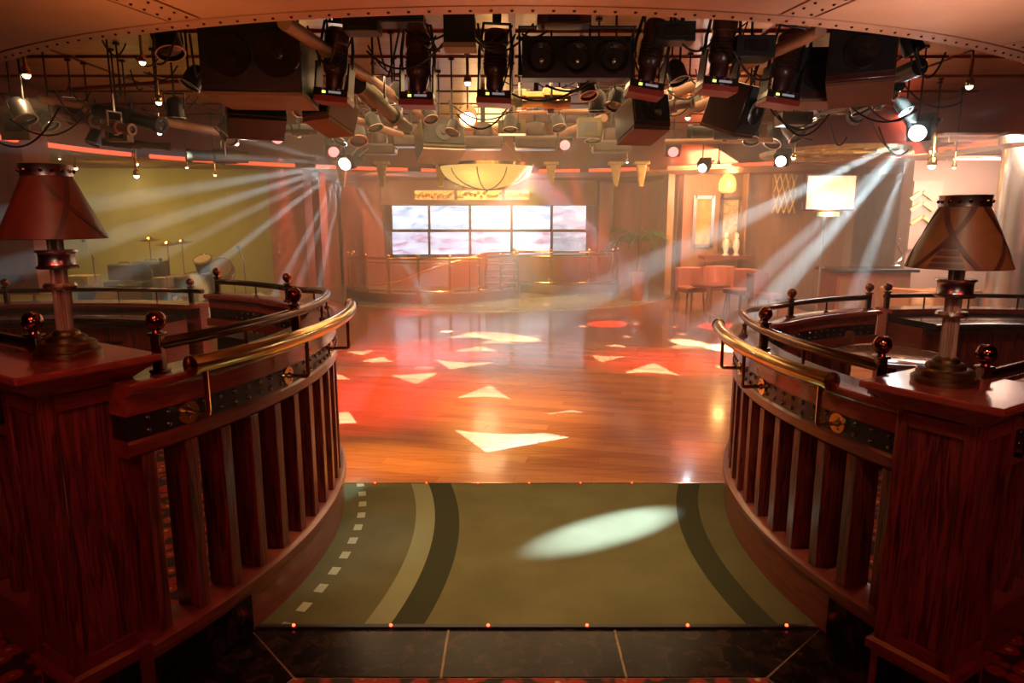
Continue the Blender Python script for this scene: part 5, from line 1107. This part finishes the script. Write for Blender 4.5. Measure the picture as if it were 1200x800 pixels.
# shelf with two white figures under the picture
q = at(866, 296, 14.1); o = box_px(MB(), 826, 886, 300, 304, 13.9, .5).build('console_shelf', wood_h, smooth=False); tag(o, 'wooden console shelf under the golden pictures', 'shelf')
for i, px in enumerate((850, 862)):
    b = at(px, 300, 14.1); o = MB().lathe([(.07, 0), (.075, .03), (.04, .06), (.07, .2), (.055, .33), (.03, .36), (.05, .41), (.04, .47), (0, .49)], b, 16).build('statuette', white); tag(o, ('left pale statuette on the console shelf', 'right pale statuette on the console shelf')[i], 'statue')
# sconce
c = at(852, 226, 14.25)
r = thing('wall_sconce', 'glowing orange wall sconce above the golden still life', 'lamp', c)
MB().lathe([(.10, 0), (.17, .05), (.18, .18), (.15, .30), (.08, .38), (0, .40)], c, 20).build('shade', emit('sconce_glass', (1, .42, .10), 2.2), r); MB().box(c + Vector((0, .12, .05)), (.1, .2, .3)).build('back_plate', lampbase, r)
lamp('sconce_light', 'POINT', c + Vector((0, -.25, .2)), 25, (1, .5, .15), None, .12)
# lattice wall panel
a = at(906, 250, 14.3); b = at(938, 180, 14.3); r = thing('lattice_screen', 'gilt diagonal lattice screen on the wall left of the lit display', 'screen', ((a.x + b.x) / 2, 14.3, a.z))
MB().box(((a.x + b.x) / 2, 14.42, (a.z + b.z) / 2), (b.x - a.x, .05, b.z - a.z)).build('backing', wall_m, r, smooth=False)
W, H_ = b.x - a.x, b.z - a.z
for k in range(-3, 6):
    for s in (0, 1):
        x0_ = a.x + k * W / 4; p0_, p1_ = (x0_, a.z), (x0_ + W * .75, b.z)
        if s: p0_, p1_ = (a.x + b.x - p0_[0], p0_[1]), (a.x + b.x - p1_[0], p1_[1])
        def cx(p, q_): # clip to the panel
            out = []
            for f in lin(0, 1, 41):
                x_ = p[0] + (q_[0] - p[0]) * f; z_ = p[1] + (q_[1] - p[1]) * f
                if a.x <= x_ <= b.x: out.append((x_, 14.36, z_))
            return out
        L_ = cx(p0_, p1_)
        if len(L_) > 2: MB().cyl(L_[0], L_[-1], .014, n=6).build('slat', goldrelief, r)
# lit display on a pole
a, b = at(944, 245, 9.6), at(1003, 206, 9.6); c = Vector(((a.x + b.x) / 2, 9.6, (a.z + b.z) / 2)); W, H_ = b.x - a.x, b.z - a.z
r = thing('display', 'bright cream lit display on a slender pole at right', 'screen', (c.x, 9.6, 0))
dm, nt, p = newmat('lit_display'); f = noise(nt, (1.2, 1, 2), 1.2, 4, .8)
nt.links.new(ramp(nt, f, [(.35, (1, .62, .22)), (.5, (1, .86, .55)), (.62, (1, .98, .92))]), p.inputs['Emission Color']); p.inputs['Emission Strength'].default_value = 0.75
MB().box(c + Vector((0, .05, 0)), (W + .05, .1, H_ + .05)).build('case', wood_h, r, bev=.01); MB().box(c - Vector((0, .008, 0)), (W, .012, H_)).build('screen', dm, r, smooth=False)
MB().box(c + Vector((0, .02, -H_ / 2 - .07)), (.28, .08, .06)).build('sensor_bar', emit('sensor_green', (.6, .9, .35), .7), r, smooth=False)
MB().cyl((c.x - .02, 9.68, 0), (c.x - .02, 9.68, c.z - H_ / 2), .022, n=10).cyl((c.x - .02, 9.68, 0), (c.x - .02, 9.68, .03), .2, n=20).build('pole', silver, r)
# rose coloured wall piece with chevron ornament and the round column
struct(box_px(MB(), 1056, 1178, 150, 345, 11.0, .3).build('wall_lounge_pier', wall_pink, smooth=False))
a, b = at(1063, 292, 10.95), at(1106, 212, 10.95); struct(MB().box(((a.x + b.x) / 2, 10.97, (a.z + b.z) / 2), (b.x - a.x, .06, b.z - a.z)).build('trim_17', mottle('pale_panel', (.34, .25, .20), (.40, .30, .24), .5), smooth=False))
c = at(1081, 240, 10.92); r = thing('wall_ornament', 'gilt wall ornament of three stacked chevrons on the pale panel', 'ornament', c)
for k, py in enumerate((224, 237, 253)):
    for s in (-1, 1):
        b_ = at(1081, py, 10.9); d_ = Vector((s * .10, 0, -.07)); M = Matrix.Rotation(R(35 * s), 3, 'Y'); MB().box(b_ + d_, (.20, .04, .05), M).build('chevron_bar', goldrelief, r, smooth=False)
c = at(1186, 335, 7.8); struct(MB().lathe([(.32, 0), (.32, .2), (.28, .22), (.28, 2.5), (.33, 2.55), (.33, 2.64), (0, 2.64)], (c.x + .02, 7.8, 0), 40).build('column', silver))
c = at(1120, 335, 10.6)
# polished ceiling slats over the lounge, and the gilt ceiling medallion
for i, (x0, x1, py, Y) in enumerate(((1100, 1162, 158, 8.6), (1108, 1166, 164, 8.9), (1116, 1168, 170, 9.2), (1110, 1160, 176, 9.6), (1124, 1168, 182, 10.0), (1112, 1166, 187, 10.3))):
    a, b = at(x0, py, Y), at(x1, py, Y); o = MB().box(((a.x + b.x) / 2, Y, a.z), (b.x - a.x, .22, .03)).cyl(((a.x * .8 + b.x * .2), Y, a.z), ((a.x * .8 + b.x * .2), Y, 2.66), .008, n=6).cyl(((a.x * .2 + b.x * .8), Y, a.z), ((a.x * .2 + b.x * .8), Y, 2.66), .008, n=6).build('ceiling_slat', silver, smooth=False)
    tag(o, 'polished slat hung under the lounge ceiling, ' + ('nearest of the six', 'second nearest', 'third nearest', 'fourth nearest', 'fifth nearest', 'farthest of the six')[i], 'slat', 'polished slats over the lounge')
c = at(995, 178, 9.3); zc = 2.655
mc = Vector((c.x, 9.3 + 0.5, zc)); r = thing('ceiling_medallion', 'oval gilt ceiling medallion with spokes above the lit display', 'ornament', mc)
for q0, q1, dz in ((1.0, 1.12, .05), (.62, .70, .045), (.26, .34, .05)): MB().lathe([(q0, 0), (q0 + .02, -dz), (q1 - .02, -dz), (q1, 0)], mc, 44, None, .85, 1.0).build('ring', goldrelief, r)
for k in range(14):
    a_ = 2 * math.pi * k / 14; MB().cyl(mc + Vector((.3 * .85 * math.cos(a_), .3 * math.sin(a_), -.02)), mc + Vector((1.02 * .85 * math.cos(a_), 1.02 * math.sin(a_), -.02)), .02, n=6).build('spoke', goldrelief, r)
MB().lathe([(0, -.004), (1.05, -.004), (1.05, .0), (0, 0)], mc, 44, None, .85, 1.0).build('disc', mottle('cream_plaster', (.62, .46, .24), (.72, .55, .30), .6), r)
lamp('medallion_light', 'SPOT', mc - Vector((.1, .3, .9)), 45, WARM, mc, .1, 120, .6)
# bar counter, seats and tables in the haze
c = onz(1005, 352); Yb_ = 9.9; x0_, x1_ = at(972, 320, Yb_).x, at(1056, 320, Yb_).x
r = thing('bar_counter', 'red brown bar counter with dark top behind the right booth', 'counter', ((x0_ + x1_) / 2, Yb_, 0))
MB().box(((x0_ + x1_) / 2, Yb_, .48), (x1_ - x0_, .5, .96)).build('body', wall_red, r, smooth=False); MB().box(((x0_ + x1_) / 2, Yb_, .985), (x1_ - x0_ + .16, .66, .05)).build('counter_top', black_gloss, r, bev=.008)
for k in range(4): MB().box((x0_ + (x1_ - x0_) * (k + .5) / 4, Yb_ - .255, .5), ((x1_ - x0_) / 4 - .08, .02, .7)).build('panel', wall_m, r, smooth=False)
g0 = at(1051, 304, 9.8); r = thing('ornament_swan', 'slender silver curved ornament standing on the bar counter', 'ornament', (g0.x, 9.8, 1.01))
MB().tube([(g0.x + dx, 9.8, 1.01 + dz) for dx, dz in ((0, 0), (-.02, .06), (.05, .12), (.09, .20), (.03, .27), (-.01, .33), (.03, .39), (.0, .43))], [.03, .03, .026, .022, .018, .015, .013, .010], 8).build('neck', silver, r); MB().sphere((g0.x, 9.8, 1.04), .05, 12, 8, (1.3, 1, .6)).build('body', silver, r)
for i, (px, Y, rz, lb) in enumerate(((1062, 9.0, 2.6, 'left orange lounge chair behind the right booth rail'), (1088, 8.8, 3.4, 'middle orange lounge chair behind the right booth rail'), (1118, 8.8, 2.8, 'right orange lounge chair behind the right lamp'))):
    tub_chair((at(px, 330, Y).x, Y, 0), rz, lb, orange, 'orange lounge chairs', 1)
for i, (px, Y, rz, lb) in enumerate(((808, 12.6, .4, 'hazy brown lounge chair left of the low table at right'), (842, 13.0, -.2, 'hazy brown lounge chair behind the low table at right'), (868, 12.2, -1.2, 'hazy brown lounge chair right of the low table at right'), (895, 11.4, .8, 'hazy brown lounge chair nearest the right starburst'))):
    tub_chair((at(px, 345, Y).x, Y, 0), rz, lb, wall_red, 'hazy lounge chairs at the right', 1)
x = at(832, 345, 12.1).x; r = thing('low_table', 'low round wooden table among the hazy lounge chairs', 'table', (x, 12.1, 0)); MB().lathe([(0, .52), (.34, .52), (.36, .54), (.34, .56), (0, .56)], (x, 12.1, 0), 30).build('tabletop', wood_h, r); MB().lathe([(.2, 0), (.04, .04), (.04, .52), (0, .52)], (x, 12.1, 0), 18).build('pedestal', brass, r)

# ------------------------------------------------------------------ haze over the dance floor
hm = bpy.data.materials.new('haze'); hm.use_nodes = True; nt = hm.node_tree; nt.nodes.clear()
ou = nt.nodes.new('ShaderNodeOutputMaterial'); vs_ = nt.nodes.new('ShaderNodeVolumeScatter'); vs_.inputs['Color'].default_value = (1, .92, .78, 1); vs_.inputs['Density'].default_value = 0.042; vs_.inputs['Anisotropy'].default_value = 0.15
nt.links.new(vs_.outputs[0], ou.inputs['Volume'])
hz = MB().box((0, 11.0, 1.39), (23.8, 13.0, 2.74)).build('haze', hm, smooth=False); hz['kind'] = 'stuff'; tag(hz, 'thin stage haze that shows the light beams over the dance floor', 'haze')
